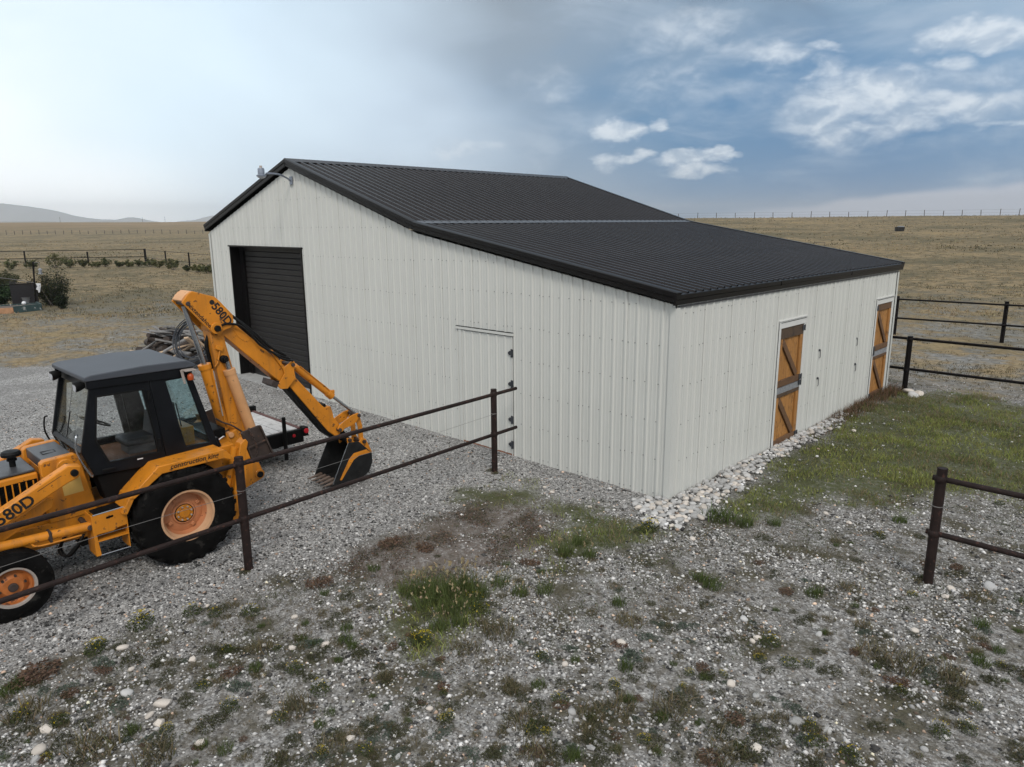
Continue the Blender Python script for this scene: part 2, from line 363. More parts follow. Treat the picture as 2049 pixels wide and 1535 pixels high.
def text_obj(name, txt, size, mat, origin, xdir, ydir, parent, bold=0.0, shear=0.0, spacing=1.0, ext=.0015):
    cu = bpy.data.curves.new('t', 'FONT'); cu.body = txt; cu.size = size; cu.offset = bold; cu.extrude = ext; cu.align_x = 'CENTER'; cu.align_y = 'CENTER'; cu.shear = shear; cu.space_character = spacing; cu.resolution_u = 3
    to = bpy.data.objects.new('t', cu); COL.objects.link(to)
    dg = bpy.context.evaluated_depsgraph_get(); me = bpy.data.meshes.new_from_object(to.evaluated_get(dg)); bpy.data.objects.remove(to)
    x = Vector(xdir).normalized(); y = Vector(ydir); y = (y-x*y.dot(x)).normalized(); z = x.cross(y)
    g = Vector(ORI[parent.name])
    me.transform(Matrix(((x.x, y.x, z.x, origin[0]-g.x), (x.y, y.y, z.y, origin[1]-g.y), (x.z, y.z, z.z, origin[2]-g.z), (0, 0, 0, 1))))
    me.materials.clear(); me.materials.append(MATS[mat]); o = bpy.data.objects.new(name, me); COL.objects.link(o); o.parent = parent; ORI[o.name] = tuple(g); return o

# value noise for layout
_lat = {}
def vnoise(x, y, scale, seed=0):
    key = seed
    if key not in _lat: _lat[key] = np.random.default_rng(100+seed).random((256, 256))
    L = _lat[key]; X = np.asarray(x)*scale; Y = np.asarray(y)*scale
    xi = np.floor(X).astype(int); yi = np.floor(Y).astype(int); fx = X-xi; fy = Y-yi; fx = fx*fx*(3-2*fx); fy = fy*fy*(3-2*fy)
    g = lambda a, b: L[a % 256, b % 256]
    return (g(xi, yi)*(1-fx)+g(xi+1, yi)*fx)*(1-fy)+(g(xi, yi+1)*(1-fx)+g(xi+1, yi+1)*fx)*fy
def fbm(x, y, scale, seed=0, oc=4):
    r = 0; a = .5; t = 0
    for i in range(oc): r = r+a*vnoise(x, y, scale*2**i, seed+i); t += a; a *= .55
    return r/t
def sdf(poly, x, y):
    """signed distance, positive inside"""
    P = np.array(poly, float); d = np.full(np.shape(x), 1e9); ins = np.zeros(np.shape(x), bool); n = len(P)
    for i in range(n):
        a = P[i]; b = P[(i+1) % n]; e = b-a; wx = x-a[0]; wy = y-a[1]
        t = np.clip((wx*e[0]+wy*e[1])/(e@e), 0, 1); d = np.minimum(d, np.hypot(wx-t*e[0], wy-t*e[1]))
        c = ((a[1] <= y) & (b[1] > y)) | ((b[1] <= y) & (a[1] > y))
        with np.errstate(divide='ignore', invalid='ignore'): xc = a[0]+(y-a[1])/(e[1] if e[1] else 1e-9)*e[0]
        ins ^= (c & (x < xc))
    return np.where(ins, d, -d)
def sst(a, b, x):
    t = np.clip((x-a)/(b-a), 0, 1); return t*t*(3-2*t)
# ------------------------------------------------------------------ ground
Z_DRIVE = [(-2.5, -20), (-2.5, -8.6), (-2.35, -7.9), (-2.35, -7.0), (-2.45, -5.5), (-2.2, -4.4), (-2.3, -3.3), (-2.5, -1.9), (-2.2, -1.35), (-1.3, -1.0), (-.4, -.75), (.1, -.2), (0, .3), (-16.3, .3), (-19.8, -.4), (-19.6, -1.1), (-20.4, -3.0), (-21.9, -4.7), (-23, -8), (-24, -20)]
Z_BROWN = [(-2.2, -4.4), (-2.2, -3.1), (-2.0, -1.9), (-1.0, -1.75), (-.3, -2.4), (-.2, -3.2), (-.5, -4.1), (-.9, -4.9), (-1.8, -5.0)]
Z_GREEN = [[(-2.65, -1.9), (-2.4, -1.4), (-1.9, -1.25), (-1.7, -1.7), (-2.1, -2.1)], [(-1.1, -1.4), (-.7, -1.1), (-.1, -1.4), (.5, -1.15), (.5, -1.5), (.1, -1.9), (.2, -2.9), (-.3, -2.7), (-.6, -1.9)],
           [(-.8, -4.8), (-.8, -4.3), (-.4, -3.8), (.1, -4.2), (.1, -4.8), (.3, -5.3), (-.2, -5.2)], [(.75, .1), (.6, 1.0), (.5, 3.2), (.5, 5.0), (.2, 8.1), (.1, 10.9), (1.4, 11.3), (3.6, 11.3), (5.4, 8), (5.2, 5.0), (3.9, 3.6), (3.0, 3.3), (2.4, 2.2), (1.8, 1.4), (1.35, .4)]]
Z_ROCK = [(-.35, -.30), (-.1, -.75), (.35, -.95), (.65, -.75), (.70, -.2), (.62, .6), (.50, 1.5), (.42, 3.0), (.32, 4.2), (.42, 5.2), (.40, 6.4), (.18, 7.3), (0, 7.3), (0, 0), (-.2, -.05)]
e_r = az_el(1700, 433.5)[1]; e_l = az_el(200, 444.5)[1]
def terrain(x, y):
    x = np.asarray(x, float); y = np.asarray(y, float)
    dx = x-CAM[0]; dy = y-CAM[1]; d = np.hypot(dx, dy)
    u = np.arctan2(dx*math.cos(YAW)-dy*math.sin(YAW), dx*math.sin(YAW)+dy*math.cos(YAW))
    w = sst(-.30, .15, u)*(1-sst(1.6, 2.6, np.abs(u)))
    D = 850+(225-850)*w; d0 = 110+(55-110)*w; Hc = (CAM[2]+850*math.tan(e_l))*(1-w)+(CAM[2]+225*math.tan(e_r))*w
    t = np.clip((d-d0)/(D-d0), 0, 1); z = Hc*(.75*t**1.4+.25*sst(0, 1, t))
    z = z-np.maximum(d-D, 0)*.006
    roll = (fbm(x, y, 1/45., 20, 3)-.5)*2.2*sst(90, 260, d)*(1-sst(.85, 1.0, t)*.8)
    z = z+np.where(d < D*1.02, roll*(.35+.65*(1-w)), 0)
    micro = (fbm(x, y, 1.6, 30, 4)-.5)*.05*(1-sst(25, 60, d))
    return np.maximum(z, -25)+micro
def masks(x, y):
    n = (fbm(x, y, 1.3, 3, 4)-.5); n2 = (fbm(x, y, 4.0, 9, 3)-.5)
    drive = sst(-.25, .25, sdf(Z_DRIVE, x, y)+n*.7)
    brown = sst(-.35, .25, sdf(Z_BROWN, x, y)+n*.8+n2*.5)
    green = np.zeros(np.shape(x))
    for P in Z_GREEN: green = np.maximum(green, sst(-.40, .30, sdf(P, x, y)+n*1.5+n2*.9))
    rock = sst(-.12, .12, sdf(Z_ROCK, x, y)+n2*.55)
    d = np.hypot(np.asarray(x)-CAM[0], np.asarray(y)-CAM[1])
    far = np.maximum(sst(19, 27, d+n*9), sst(11.6, 15.5, np.asarray(y)+n*3)*sst(-1, 1, np.asarray(x)+6))
    far = np.maximum(far, sst(.3, 1.6, sdf([(-14, .8), (-19.9, .9), (-22, -4), (-26, -20), (-300, -60), (-300, 300), (-14, 300)], x, y)+n*2))
    return drive*(1-green*.8), brown*(1-drive), green, rock, far*(1-drive)

def axis(lo, hi, step, ext):
    core = np.arange(lo, hi+1e-6, step); up = []; s = step; q = hi
    while q < ext: s *= 1.13; q += s; up.append(q)
    dn = []; s = step; q = lo
    while q > -ext: s *= 1.13; q -= s; dn.append(q)
    return np.array(dn[::-1]+list(core)+up)
gx = axis(-26, 9, .16, 14000); gy = axis(-11, 24, .16, 14000)
GX, GY = np.meshgrid(gx, gy, indexing='ij'); nx, ny = GX.shape
GZ = terrain(GX.ravel(), GY.ravel())
d_, b_, g_, k_, f_ = masks(GX.ravel(), GY.ravel())
GZ = GZ+k_*.03
me = bpy.data.meshes.new('ground'); nv = nx*ny
me.vertices.add(nv); me.vertices.foreach_set('co', np.stack([GX.ravel(), GY.ravel(), GZ], 1).astype(np.float32).ravel())
I = np.arange(nv).reshape(nx, ny); Q = np.stack([I[:-1, :-1], I[1:, :-1], I[1:, 1:], I[:-1, 1:]], -1).reshape(-1)
nf = (nx-1)*(ny-1); me.loops.add(nf*4); me.loops.foreach_set('vertex_index', Q.astype(np.int32)); me.polygons.add(nf)
me.polygons.foreach_set('loop_start', np.arange(0, nf*4, 4, dtype=np.int32)); me.update(calc_edges=True); me.validate(); me.shade_smooth()
def fattr(nm, arr):
    a = me.attributes.new(nm, 'FLOAT', 'POINT'); a.data.foreach_set('value', np.asarray(arr, np.float32))
for nm, arr in (('drive', d_), ('brown', b_), ('green', g_), ('rock', k_), ('far', f_)): fattr(nm, arr)
m, N, b, out = base_mat('ground'); t = N.n('ShaderNodeTexCoord').outputs['Object']
def at(nm): return N.n('ShaderNodeAttribute', attribute_name=nm).outputs['Fac']
def voro(scale, feat='F1'):
    q = N.n('ShaderNodeTexVoronoi', feature=feat); N.set(q.inputs['Vector'], t); q.inputs['Scale'].default_value = scale; return q
v1 = voro(48); v2 = voro(19)
g1 = N.n('ShaderNodeSeparateColor', i_0=v1.outputs['Color']).outputs[0]; g2 = N.n('ShaderNodeSeparateColor', i_0=v2.outputs['Color']).outputs[1]
peb = N.ramp(g1, [(0, (.055, .054, .052)), (.3, (.21, .205, .198)), (.7, (.40, .393, .38)), (1, (.74, .73, .71))])
peb2 = N.ramp(g2, [(0, (.12, .118, .114)), (.6, (.35, .344, .335)), (1, (.62, .60, .57))])
stone = N.mix(.35, peb, peb2)
ns = N.noise(t, 1.3, 6, .62); nsm = N.noise(t, 9, 5, .65)
soil = N.ramp(nsm, [(.3, (.044, .036, .026)), (.7, (.118, .100, .074))])
weedy = N.mix(N.math('MAXIMUM', N.maprange(nsm, .40, .62, .12, .72), N.maprange(ns, .44, .60, .0, .88)), stone, soil)
lichen = N.ramp(N.noise(t, 24, 4, .7), [(.35, (.052, .052, .030)), (.65, (.125, .118, .068))])
weedy = N.mix(N.maprange(ns, .50, .68, 0, .6), weedy, lichen)
dr = N.mix(N.maprange(nsm, .45, .75, 0, .25), stone, soil)
dr = N.mix(N.maprange(N.noise(t, .55, 4, .55, .6), .42, .68, 0, .45, True), dr, (.17, .165, .158, 1))
c = N.mix(at('drive'), weedy, dr)
brn = N.ramp(N.noise(t, 22, 5, .7), [(.3, (.085, .070, .060)), (.55, (.16, .128, .108)), (.75, (.27, .245, .22))])
c = N.mix(N.math('MULTIPLY', at('brown'), N.maprange(nsm, .3, .6, .35, .8)), c, brn)
grn = N.ramp(N.noise(t, 26, 5, .7), [(.3, (.045, .052, .022)), (.6, (.095, .105, .042)), (.8, (.19, .175, .085))])
c = N.mix(N.math('MULTIPLY', at('green'), N.maprange(nsm, .3, .6, .6, .95)), c, grn)
# prairie: tan straw, grey-green forbs, bare pale gravel, at several sizes
mp = N.n('ShaderNodeMapping', i_0=t)
nA = N.noise(t, .055, 6, .62, .5); nB = N.noise(t, .9, 6, .68); nC = N.noise(t, 4.5, 5, .7); nD = N.noise(t, .017, 5, .6, .4); nE = N.noise(t, .28, 6, .68, .3)
straw = N.ramp(nC, [(.3, (.165, .122, .068)), (.5, (.275, .208, .118)), (.72, (.40, .315, .185))])
forb = N.ramp(nC, [(.3, (.065, .057, .036)), (.55, (.135, .115, .072)), (.75, (.21, .175, .112))])
pr = N.mix(N.maprange(nB, .42, .60, 0, .9, True), straw, forb)
pr = N.mix(N.maprange(nE, .52, .68, 0, .70, True), pr, N.ramp(nB, [(.3, (.085, .082, .052)), (.7, (.16, .145, .09))]))
pr = N.mix(N.maprange(nE, .44, .30, 0, .6, True), pr, N.ramp(nC, [(.3, (.20, .155, .08)), (.7, (.36, .29, .16))]))
pr = N.mix(N.maprange(nA, .48, .62, 0, .62, True), pr, (.098, .090, .054, 1))
pr = N.mix(N.maprange(nA, .44, .32, 0, .6, True), pr, (.33, .245, .125, 1))
# stony ground near the yard
dist = N.n('ShaderNodeVectorMath', operation='DISTANCE', i_0=t); dist.inputs[1].default_value = tuple(CAM)
dd = dist.outputs['Value']
st = N.math('MULTIPLY', N.maprange(dd, 24, 62, .95, 0, True), N.maprange(N.math('ADD', N.math('MULTIPLY', nB, .5), N.math('MULTIPLY', nE, .5)), .42, .60, 0, 1, True))
pr = N.mix(st, pr, N.ramp(nC, [(.3, (.13, .13, .12)), (.5, (.24, .238, .228)), (.72, (.42, .415, .40))]))
farm = N.mix(N.maprange(dd, 250, 700, 0, .75, True), pr, N.ramp(nD, [(.35, (.22, .155, .085)), (.65, (.30, .215, .125))]))
c = N.mix(at('far'), c, farm)
c = N.mix(N.math('MULTIPLY', at('rock'), .85), c, N.mix(.5, stone, (.10, .098, .095, 1)))
N.set(b.inputs['Base Color'], c); b.inputs['Roughness'].default_value = .95; b.inputs['Specular IOR Level'].default_value = .15
hgt = N.math('ADD', N.math('MULTIPLY', N.math('SUBTRACT', 1.0, v1.outputs['Distance']), .012), N.math('MULTIPLY', nC, .05))
bp = N.n('ShaderNodeBump'); bp.inputs['Strength'].default_value = .9; bp.inputs['Distance'].default_value = 1.0; N.set(bp.inputs['Height'], hgt)
N.t.links.new(bp.outputs[0], b.inputs['Normal'])
me.materials.append(MATS['ground']); ground = bpy.data.objects.new('ground', me); COL.objects.link(ground); ORI['ground'] = (0, 0, 0); tag(ground, kind='structure')
def tz(x, y): return float(terrain(np.array([x]), np.array([y]))[0])

# far mountains
def ridge(name, pts, D, drop, thick):
    """solid ridge whose crest follows elevation angles seen in the photograph, D metres off"""
    mb = MB(); top = []; a0 = []
    n = 60; X = [q[0] for q in pts]; Yp = [q[1] for q in pts]
    for i in range(n+1):
        xx = X[0]+(X[-1]-X[0])*i/n; yy = np.interp(xx, X, Yp)+(random.random()-.5)*.8
        dr_ = ray(xx, yy); k = D/math.hypot(dr_[0], dr_[1]); q = CAM+dr_*k
        h = np.array([dr_[0], dr_[1]])/math.hypot(dr_[0], dr_[1]); a0.append((q, h))
    vs = []
    for q, h in a0:
        j = D*.012*(random.random()-.5)
        vs += [(q[0]-h[0]*thick, q[1]-h[1]*thick, drop), (q[0]-h[0]*(thick*.45+j), q[1]-h[1]*(thick*.45+j), drop+(q[2]-drop)*(.5+.1*random.random())), tuple(q), (q[0]+h[0]*thick, q[1]+h[1]*thick, drop)]
    mb.add(vs, [(i*4+k, i*4+4+k, i*4+5+k, i*4+1+k) for i in range(n) for k in range(3)])
    o = mb.build(name, 'mountain', smooth=60); return tag(o, kind='structure')
ridge('mountain', [(-420, 430), (-260, 404), (-120, 408), (0, 407), (50, 412), (110, 421), (150, 432), (190, 438), (230, 440), (262, 434), (300, 441), (330, 446)], 5600, -60, 900)
ridge('mountain', [(330, 446), (390, 440), (420, 432), (470, 429), (540, 438), (600, 446)], 5200, -60, 800)
ridge('hill', [(-60, 443), (30, 443.2), (70, 442), (110, 443), (140, 446.5), (175, 443.5), (200, 442.6), (260, 443), (330, 446)], 3600, -40, 380)

# ------------------------------------------------------------------ barn
L = 10.70; XL = -16.18; XR = -11.21; XB = -6.2
barn = thing('metal_barn', (0, 0, 0), 'large off-white metal barn with dark ribbed roof and side lean-to', 'barn')
def wtop(x):
    return float(np.interp(x, [XL, XR, XB, 0], [4.20, 5.78, 4.20, 3.15]))
PITCHR = .2286
def ribs(s0, s1, first_proud=True):
    """(s, offset) profile of a ribbed sheet between s0 and s1; big ribs every 229 mm, low stiffeners between"""
    pts = {}
    k0 = int(math.floor(s0/PITCHR))-1; k1 = int(math.ceil(s1/PITCHR))+1
    L_ = []
    for k in range(k0, k1+1):
        c0 = k*PITCHR
        L_ += [(c0-.031, 0), (c0-.013, .020), (c0+.013, .020), (c0+.031, 0)]
        for f in (1/3, 2/3):
            q = c0+PITCHR*f; L_ += [(q-.012, 0), (q-.005, .005), (q+.005, .005), (q+.012, 0)]
    S = [q[0] for q in L_]; O = [q[1] for q in L_]
    inside = [(a, c) for a, c in L_ if s0+1e-4 < a < s1-1e-4]
    return [(s0, float(np.interp(s0, S, O)))]+inside+[(s1, float(np.interp(s1, S, O)))]
def wall_panels(place, s_from, s_to, top, zbot, holes, proud=.0, sign=1):
    w = PITCHR*4; s = s_from; i = 0
    while s < s_to-1e-3:
        e = min(s_to, math.floor((s+.033)/w+1e-6)*w+w-.032)
        pr_ = ribs(s, e); cuts = sorted({h[0] for h in holes if s < h[0] < e} | {h[1] for h in holes if s < h[1] < e})
        if cuts:
            S = [q[0] for q in pr_]; O = [q[1] for q in pr_]
            pr_ = sorted(pr_+[(c_, float(np.interp(c_, S, O))) for c_ in cuts])
        mb = MB()
        for (a, oa), (b2, ob) in zip(pr_[:-1], pr_[1:]):
            if b2-a < 1e-5: continue
            mid = (a+b2)/2; h = [q for q in holes if q[0]-1e-6 < mid < q[1]+1e-6]
            ex = .003 if (mid-s) < .06 else 0.0
            def zt(q): return top(q)
            spans = [(zbot, None)]
            if h:
                spans = []
                if h[0][2] > zbot+.25: spans.append((zbot, h[0][2]))
                spans.append((h[0][3], None))
            for z0, z1 in spans:
                za, zb = (zt(a), zt(b2)) if z1 is None else (z1, z1)
                lv = sorted({q[3] for q in holes if q[0] < e and q[1] > s and z0+.01 < q[3] < min(za, zb)-.01})
                for zm in lv:
                    k = len(mb.v); mb.v += [place(a, oa+ex, z0), place(b2, ob+ex, z0), place(b2, ob+ex, zm), place(a, oa+ex, zm)]; mb.f.append((k, k+1, k+2, k+3)); z0 = zm
                k = len(mb.v)
                mb.v += [place(a, oa+ex, z0), place(b2, ob+ex, z0), place(b2, ob+ex, zb), place(a, oa+ex, za)]; mb.f.append((k, k+1, k+2, k+3))
        if mb.f:
            wp = mb.build('wall_panel', 'wall_white', barn, recalc=False); bmw = bmesh.new(); bmw.from_mesh(wp.data); bmesh.ops.remove_doubles(bmw, verts=bmw.verts, dist=1e-4); bmw.to_mesh(wp.data); bmw.free()
        s = e; i += 1
OD = (10.90, 14.85, 0, 3.82); MD = (3.435, 4.978, 0, 2.40)
S1 = (3.695, 4.93, 0, 2.52); S2 = (9.186, 10.43, 0, 2.52)
ZB = -.10
pf = lambda s, o, z: (-s, -o, z)
wall_panels(pf, 0.0, -XB, lambda s: wtop(-s)+.02, ZB, [OD, MD]); wall_panels(pf, -XB, -XL, lambda s: wtop(-s)+.02, ZB, [OD, MD])
wall_panels(lambda s, o, z: (o, s, z), 0.0, L, lambda s: 3.2, ZB, [S1, S2])
wall_panels(lambda s, o, z: (-s, L+o, z), 0.0, -XL, lambda s: wtop(-s)+.02, ZB, [])
wall_panels(lambda s, o, z: (XL-o, s, z), 0.0, L, lambda s: 4.2, ZB, [])
# dark lining so nothing shows through the ribs
for nm, poly, ax in (('a', None, 0),):
    mb = MB(); P = [(0-.06, ZB), (-10.86, ZB), (-10.86, 3.9), (-14.9, 3.9), (-14.9, ZB), (XL+.06, ZB), (XL+.06, 4.12), (XR, 5.7), (XB, 4.12), (-.06, 3.1)]
    mb.py(P, .05, .08); mb.build('wall_lining', 'wall_white', barn)
    mb = MB(); mb.mm(-.09, -.06, .09, L-.09, ZB, 3.08); mb.build('wall_lining', 'wall_white', barn)
# screws: small hex heads beside the ribs, in girt rows
mb = MB()
def screw(p, nrm):
    n_ = Vector(nrm); a = n_.cross(Vector((0, 0, 1))).normalized(); c_ = Vector((0, 0, 1)); r = .0085
    vs = [Vector(p)+n_*.007+(a*math.cos(k*math.pi/3)+c_*math.sin(k*math.pi/3))*r for k in range(6)]+[Vector(p)+(a*math.cos(k*math.pi/3)+c_*math.sin(k*math.pi/3))*r*1.2 for k in range(6)]
    mb.add(vs, [tuple(range(6))]+[(k, (k+1) % 6, 6+(k+1) % 6, 6+k) for k in range(6)])
def rows(place, nrm, s0, s1, zs, top, holes):
    for z in zs:
        k = int(s0/PITCHR)
        while k*PITCHR < s1:
            offs = (.05,) if k % 4 else (-.048, .045)
            for o in offs:
                s = k*PITCHR+o+random.uniform(-.012, .012); zz = z+random.uniform(-.012, .012)
                if s0+.05 < s < s1-.05 and zz < top(s)-.12 and not any(h[0]-.08 < s < h[1]+.08 and zz < h[3]+.1 for h in holes): screw(place(s, .001, zz), nrm)
            k += 1
zl = [.04, .62, 1.24, 1.86, 2.48, 3.02]
rows(pf, (0, -1, 0), 0, -XB, [.06, .66, 1.28, 1.90, 2.52, 3.14, 3.7], lambda s: wtop(-s), [OD, MD])
rows(pf, (0, -1, 0), -XB, -XL, [.10, .82, 1.55, 2.25, 2.95, 3.66, 4.35, 5.05, 5.5], lambda s: wtop(-s), [OD, MD])
rows(lambda s, o, z: (o, s, z), (1, 0, 0), 0, L, zl, lambda s: 3.25, [S1, S2])
o = mb.build('screw_rows', 'screw', barn, recalc=False); tag(o, kind='stuff')
# corner trims
for (cx_, cy_, sx_, sy_, h) in ((0, 0, 1, -1, 3.13), (0, L, 1, 1, 3.13), (XL, 0, -1, -1, 4.18)):
    mb = MB(); t_ = .026
    mb.prism([(cx_+sx_*t_, cy_+sy_*t_, ZB), (cx_-sx_*.085, cy_+sy_*t_, ZB), (cx_-sx_*.085, cy_+sy_*(t_-.006), ZB), (cx_+sx_*(t_-.006), cy_+sy_*(t_-.006), ZB), (cx_+sx_*(t_-.006), cy_-sy_*.085, ZB), (cx_+sx_*t_, cy_-sy_*.085, ZB)], (0, 0, h-ZB))
    mb.build('corner_trim', 'wall_white', barn)
# roof: sheets of each slope
Y0, Y1 = -.11, 10.86; NP = 12; PW = (Y1-Y0)/NP
def slope_sheets(xa, za, xb, zb, name='roof_panel'):
    """ribbed sheets running from (xa, za) down to (xb, zb)"""
    nrm = Vector((-(zb-za), 0, xb-xa)).normalized()
    if nrm.z < 0: nrm = -nrm
    prof = []
    for k in range(4):
        c0 = (k+.5)*PW/4
        prof += [(c0-.040, 0), (c0-.016, .034), (c0+.016, .034), (c0+.040, 0)]
        q = c0+PW/8; prof += [(q-.014, 0), (q, .006), (q+.014, 0)]
    prof = [(0, 0)]+[q for q in prof if q[0] < PW-.001]+[(PW, .0)]
    mb = MB(); vs = []
    for s, o in prof:
        vs += [(xa+nrm.x*o, Y0+s, za+nrm.z*o), (xb+nrm.x*o, Y0+s, zb+nrm.z*o)]
    mb.add(vs, [(2*i, 2*i+1, 2*i+3, 2*i+2) for i in range(len(prof)-1)])
    first = mb.build(name, 'roof_dark', barn, recalc=False)
    for i in range(1, NP):
        c_ = first.copy(); COL.objects.link(c_); c_.parent = barn; c_.location = (0, i*PW, random.uniform(-.0012, .0012))
RZ = 5.985; BZ = 4.42; EZ = 3.335; EX = .055; BX = XB
slope_sheets(XR, RZ, BX, BZ); slope_sheets(BX, BZ-.004, EX, EZ); slope_sheets(XR, RZ, XL-.07, RZ-(XR-XL+.07)*(RZ-BZ)/(BX-XR))
LZ = RZ-(XR-XL+.07)*(RZ-BZ)/(BX-XR)
mb = MB()  # sheathing below
mb.py([(XL-.1, LZ-.05), (XR, RZ-.05), (BX, BZ-.05), (EX-.02, EZ-.05), (EX-.02, EZ-.09), (BX, BZ-.1), (XR, RZ-.1), (XL-.1, LZ-.1)], Y0+.03, Y1-.03); mb.build('roof_deck', 'black_gap', barn)
def strip(name, mat, P0, P1, up, outv, prof, bevel=.004):
    """extrude a little (out, up) profile from P0 to P1"""
    P0 = Vector(P0); P1 = Vector(P1); up = Vector(up).normalized(); outv = Vector(outv).normalized(); mb = MB()
    mb.prism([P0+outv*a+up*b_ for a, b_ in prof], P1-P0); return mb.build(name, mat, barn, bevel=bevel)
RAKE = [(-.13, .045), (.0, .045), (.024, .034), (.024, -.040), (.008, -.048), (.008, -.125), (-.02, -.132), (-.02, -.02), (-.13, .02)]
for Y, oy in ((Y0, -1), (Y1, 1)):
    for (xa, za, xb, zb) in ((XR, RZ, BX, BZ), (BX, BZ, EX, EZ), (XR, RZ, XL-.08, LZ)):
        dv = Vector((xb-xa, 0, zb-za)); up = Vector((-dv.z, 0, dv.x)); up = up if up.z > 0 else -up
        if abs(xb-EX) < 1e-6: xb2 = xb+.028; zb = za+(zb-za)*(xb2-xa)/(xb-xa); xb = xb2
        strip('rake_trim', 'trim_dark', (xa, Y, za), (xb, Y, zb), up, (0, oy, 0), RAKE)
EAVE = [(-.10, .02), (.0, .012), (.028, -.002), (.028, -.070), (.012, -.078), (.012, -.155), (-.03, -.16), (-.03, -.03), (-.10, .0)]
strip('eave_trim', 'trim_dark', (EX, Y0-.026, EZ), (EX, Y1, EZ), (0, 0, 1), (1, 0, 0), EAVE)
strip('eave_trim', 'trim_dark', (XL-.07, Y0, LZ), (XL-.07, Y1, LZ), (0, 0, 1), (-1, 0, 0), EAVE)
for q in (.33, .66): strip('trim_joint', 'black_gap', (EX+.0345, Y0+(Y1-Y0)*q, EZ-.085), (EX+.0345, Y0+(Y1-Y0)*q+.008, EZ-.085), (0, 0, 1), (1, 0, 0), [(-.03, .07), (0, .07), (0, 0), (-.03, 0)], 0)
mb = MB(); sl = (RZ-BZ)/(BX-XR)
mb.py([(XR-.20, RZ-.20*sl+.032), (XR, RZ+.058), (XR+.20, RZ-.20*sl+.032), (XR+.20, RZ-.20*sl+.026), (XR, RZ+.050), (XR-.20, RZ-.20*sl+.026)], Y0-.005, Y1+.005); mb.build('ridge_cap', 'roof_dark', barn)
mb = MB(); sl2 = (BZ-EZ)/(EX-BX)
mb.py([(BX-.10, BZ+.10*sl+.030), (BX, BZ+.034), (BX+.13, BZ-.13*sl2+.032), (BX+.13, BZ-.13*sl2+.024), (BX, BZ+.026), (BX-.10, BZ+.10*sl+.022)], Y0+.06, Y1-.02); fl = mb.build('transition_flashing', 'flash_grey', barn)
# foam-closure teeth at the flashing edge
mb = MB()
for k in range(int((Y1-Y0)/(PW/4))):
    yk = Y0+(k+.5)*PW/4; mb.mm(BX+.125, BX+.15, yk+.04, yk+PW/4-.04, BZ-.14*sl2+.002, BZ-.14*sl2+.028)
mb.build('closure_strip', 'black_gap', barn)
mb = MB(); mb.py([(0, 3.13), (.03, 3.13), (.03, 3.155), (0, 3.155)], .05, L-.05); mb.build('eave_closure', 'flash_grey', barn)

# roof fasteners
mb = MB()
def roof_rows(xa, za, xb, zb, n):
    for i in range(1, n):
        f = i/n; x_ = xa+(xb-xa)*f; z_ = za+(zb-za)*f
        for k in range(NP*4):
            yk = Y0+(k+.5)*PW/4+(.055 if k % 2 else -.055)+random.uniform(-.006, .006); r = .011
            mb.add([(x_+r*math.cos(a*math.pi/3), yk+r*math.sin(a*math.pi/3), z_+.004) for a in range(6)]+[(x_, yk, z_+.012)], [(a, (a+1) % 6, 6) for a in range(6)])
roof_rows(XR, RZ, BX, BZ, 9); roof_rows(BX, BZ, EX, EZ, 10)
o = mb.build('roof_screws', 'black_gap', barn, recalc=False); tag(o, kind='stuff')
# overhead door
RD = .30
od = MB(); od.mm(-14.85+.0, -10.90, RD+.05, RD+.08, -.05, 3.82); od = od.build('overhead_door', 'door_dark', barn)
ns_ = 24; hs = 3.70/ns_
sl0 = MB(); w0, w1 = -14.62, -11.02
sl0.px([(RD+.05, .0), (RD+.006, .004), (RD, .014), (RD+.0, hs-.026), (RD+.010, hs-.012), (RD+.03, hs-.004), (RD+.05, hs-.004)], w0, w1)
s_first = sl0.build('slat', 'door_dark', od)
for k in range(1, ns_):
    c_ = s_first.copy(); COL.objects.link(c_); c_.parent = od; c_.location = (0, 0, k*hs)
for (a, b2) in ((-14.85, -14.62), (-11.02, -10.90)):
    mb = MB(); mb.mm(a, b2, RD-.06, RD+.04, -.05, 3.82); mb.build('guide_rail', 'trim_dark', od)
for (a, b2) in ((-14.88, -14.845), (-10.905, -10.87)):
    mb = MB(); mb.mm(a, b2, -.035, RD+.05, -.05, 3.82); mb.build('door_jamb', 'trim_dark', barn)
mb = MB(); mb.mm(-14.94, -10.83, -.05, RD+.05, 3.82, 3.86); mb.mm(-14.62, -11.02, RD-.03, RD+.05, 3.70, 3.82); mb.build('door_header', 'trim_dark', barn)
mb = MB(); mb.mm(-14.95, -10.8, -.25, .45, -.2, .035); mb.build('door_sill', 'concrete', barn, bevel=.01)

# flush walk door clad in the same sheet
md = MB(); x0, x1 = -4.978, -3.435
pr_ = ribs(-x1+.035, -x0-.10)
vs = []
for s, o_ in pr_: vs += [(-s, -o_-.012, .03), (-s, -o_-.012, 2.33)]
md.add(vs, [(2*i, 2*i+1, 2*i+3, 2*i+2) for i in range(len(pr_)-1)]); door = md.build('walk_door', 'wall_white', barn, recalc=False)
mb = MB(); mb.mm(x0+.11, x1-.02, .01, .045, .0, 2.36); mb.build('door_core', 'black_gap', door)
mb = MB(); mb.mm(x0+.012, x0+.095, -.03, .02, .0, 2.36); mb.build('door_stile', 'wall_white', door, bevel=.004)
mb = MB(); mb.mm(x1-.05, x1-.022, -.028, .02, .0, 2.33); mb.build('door_stile', 'wall_white', door, bevel=.004)
mb = MB(); mb.py([(x0-.05, 2.40), (x1+.01, 2.40), (x1+.01, 2.345), (x0-.05, 2.345)], -.045, -.002); mb.build('door_drip_cap', 'wall_white', barn, bevel=.005)
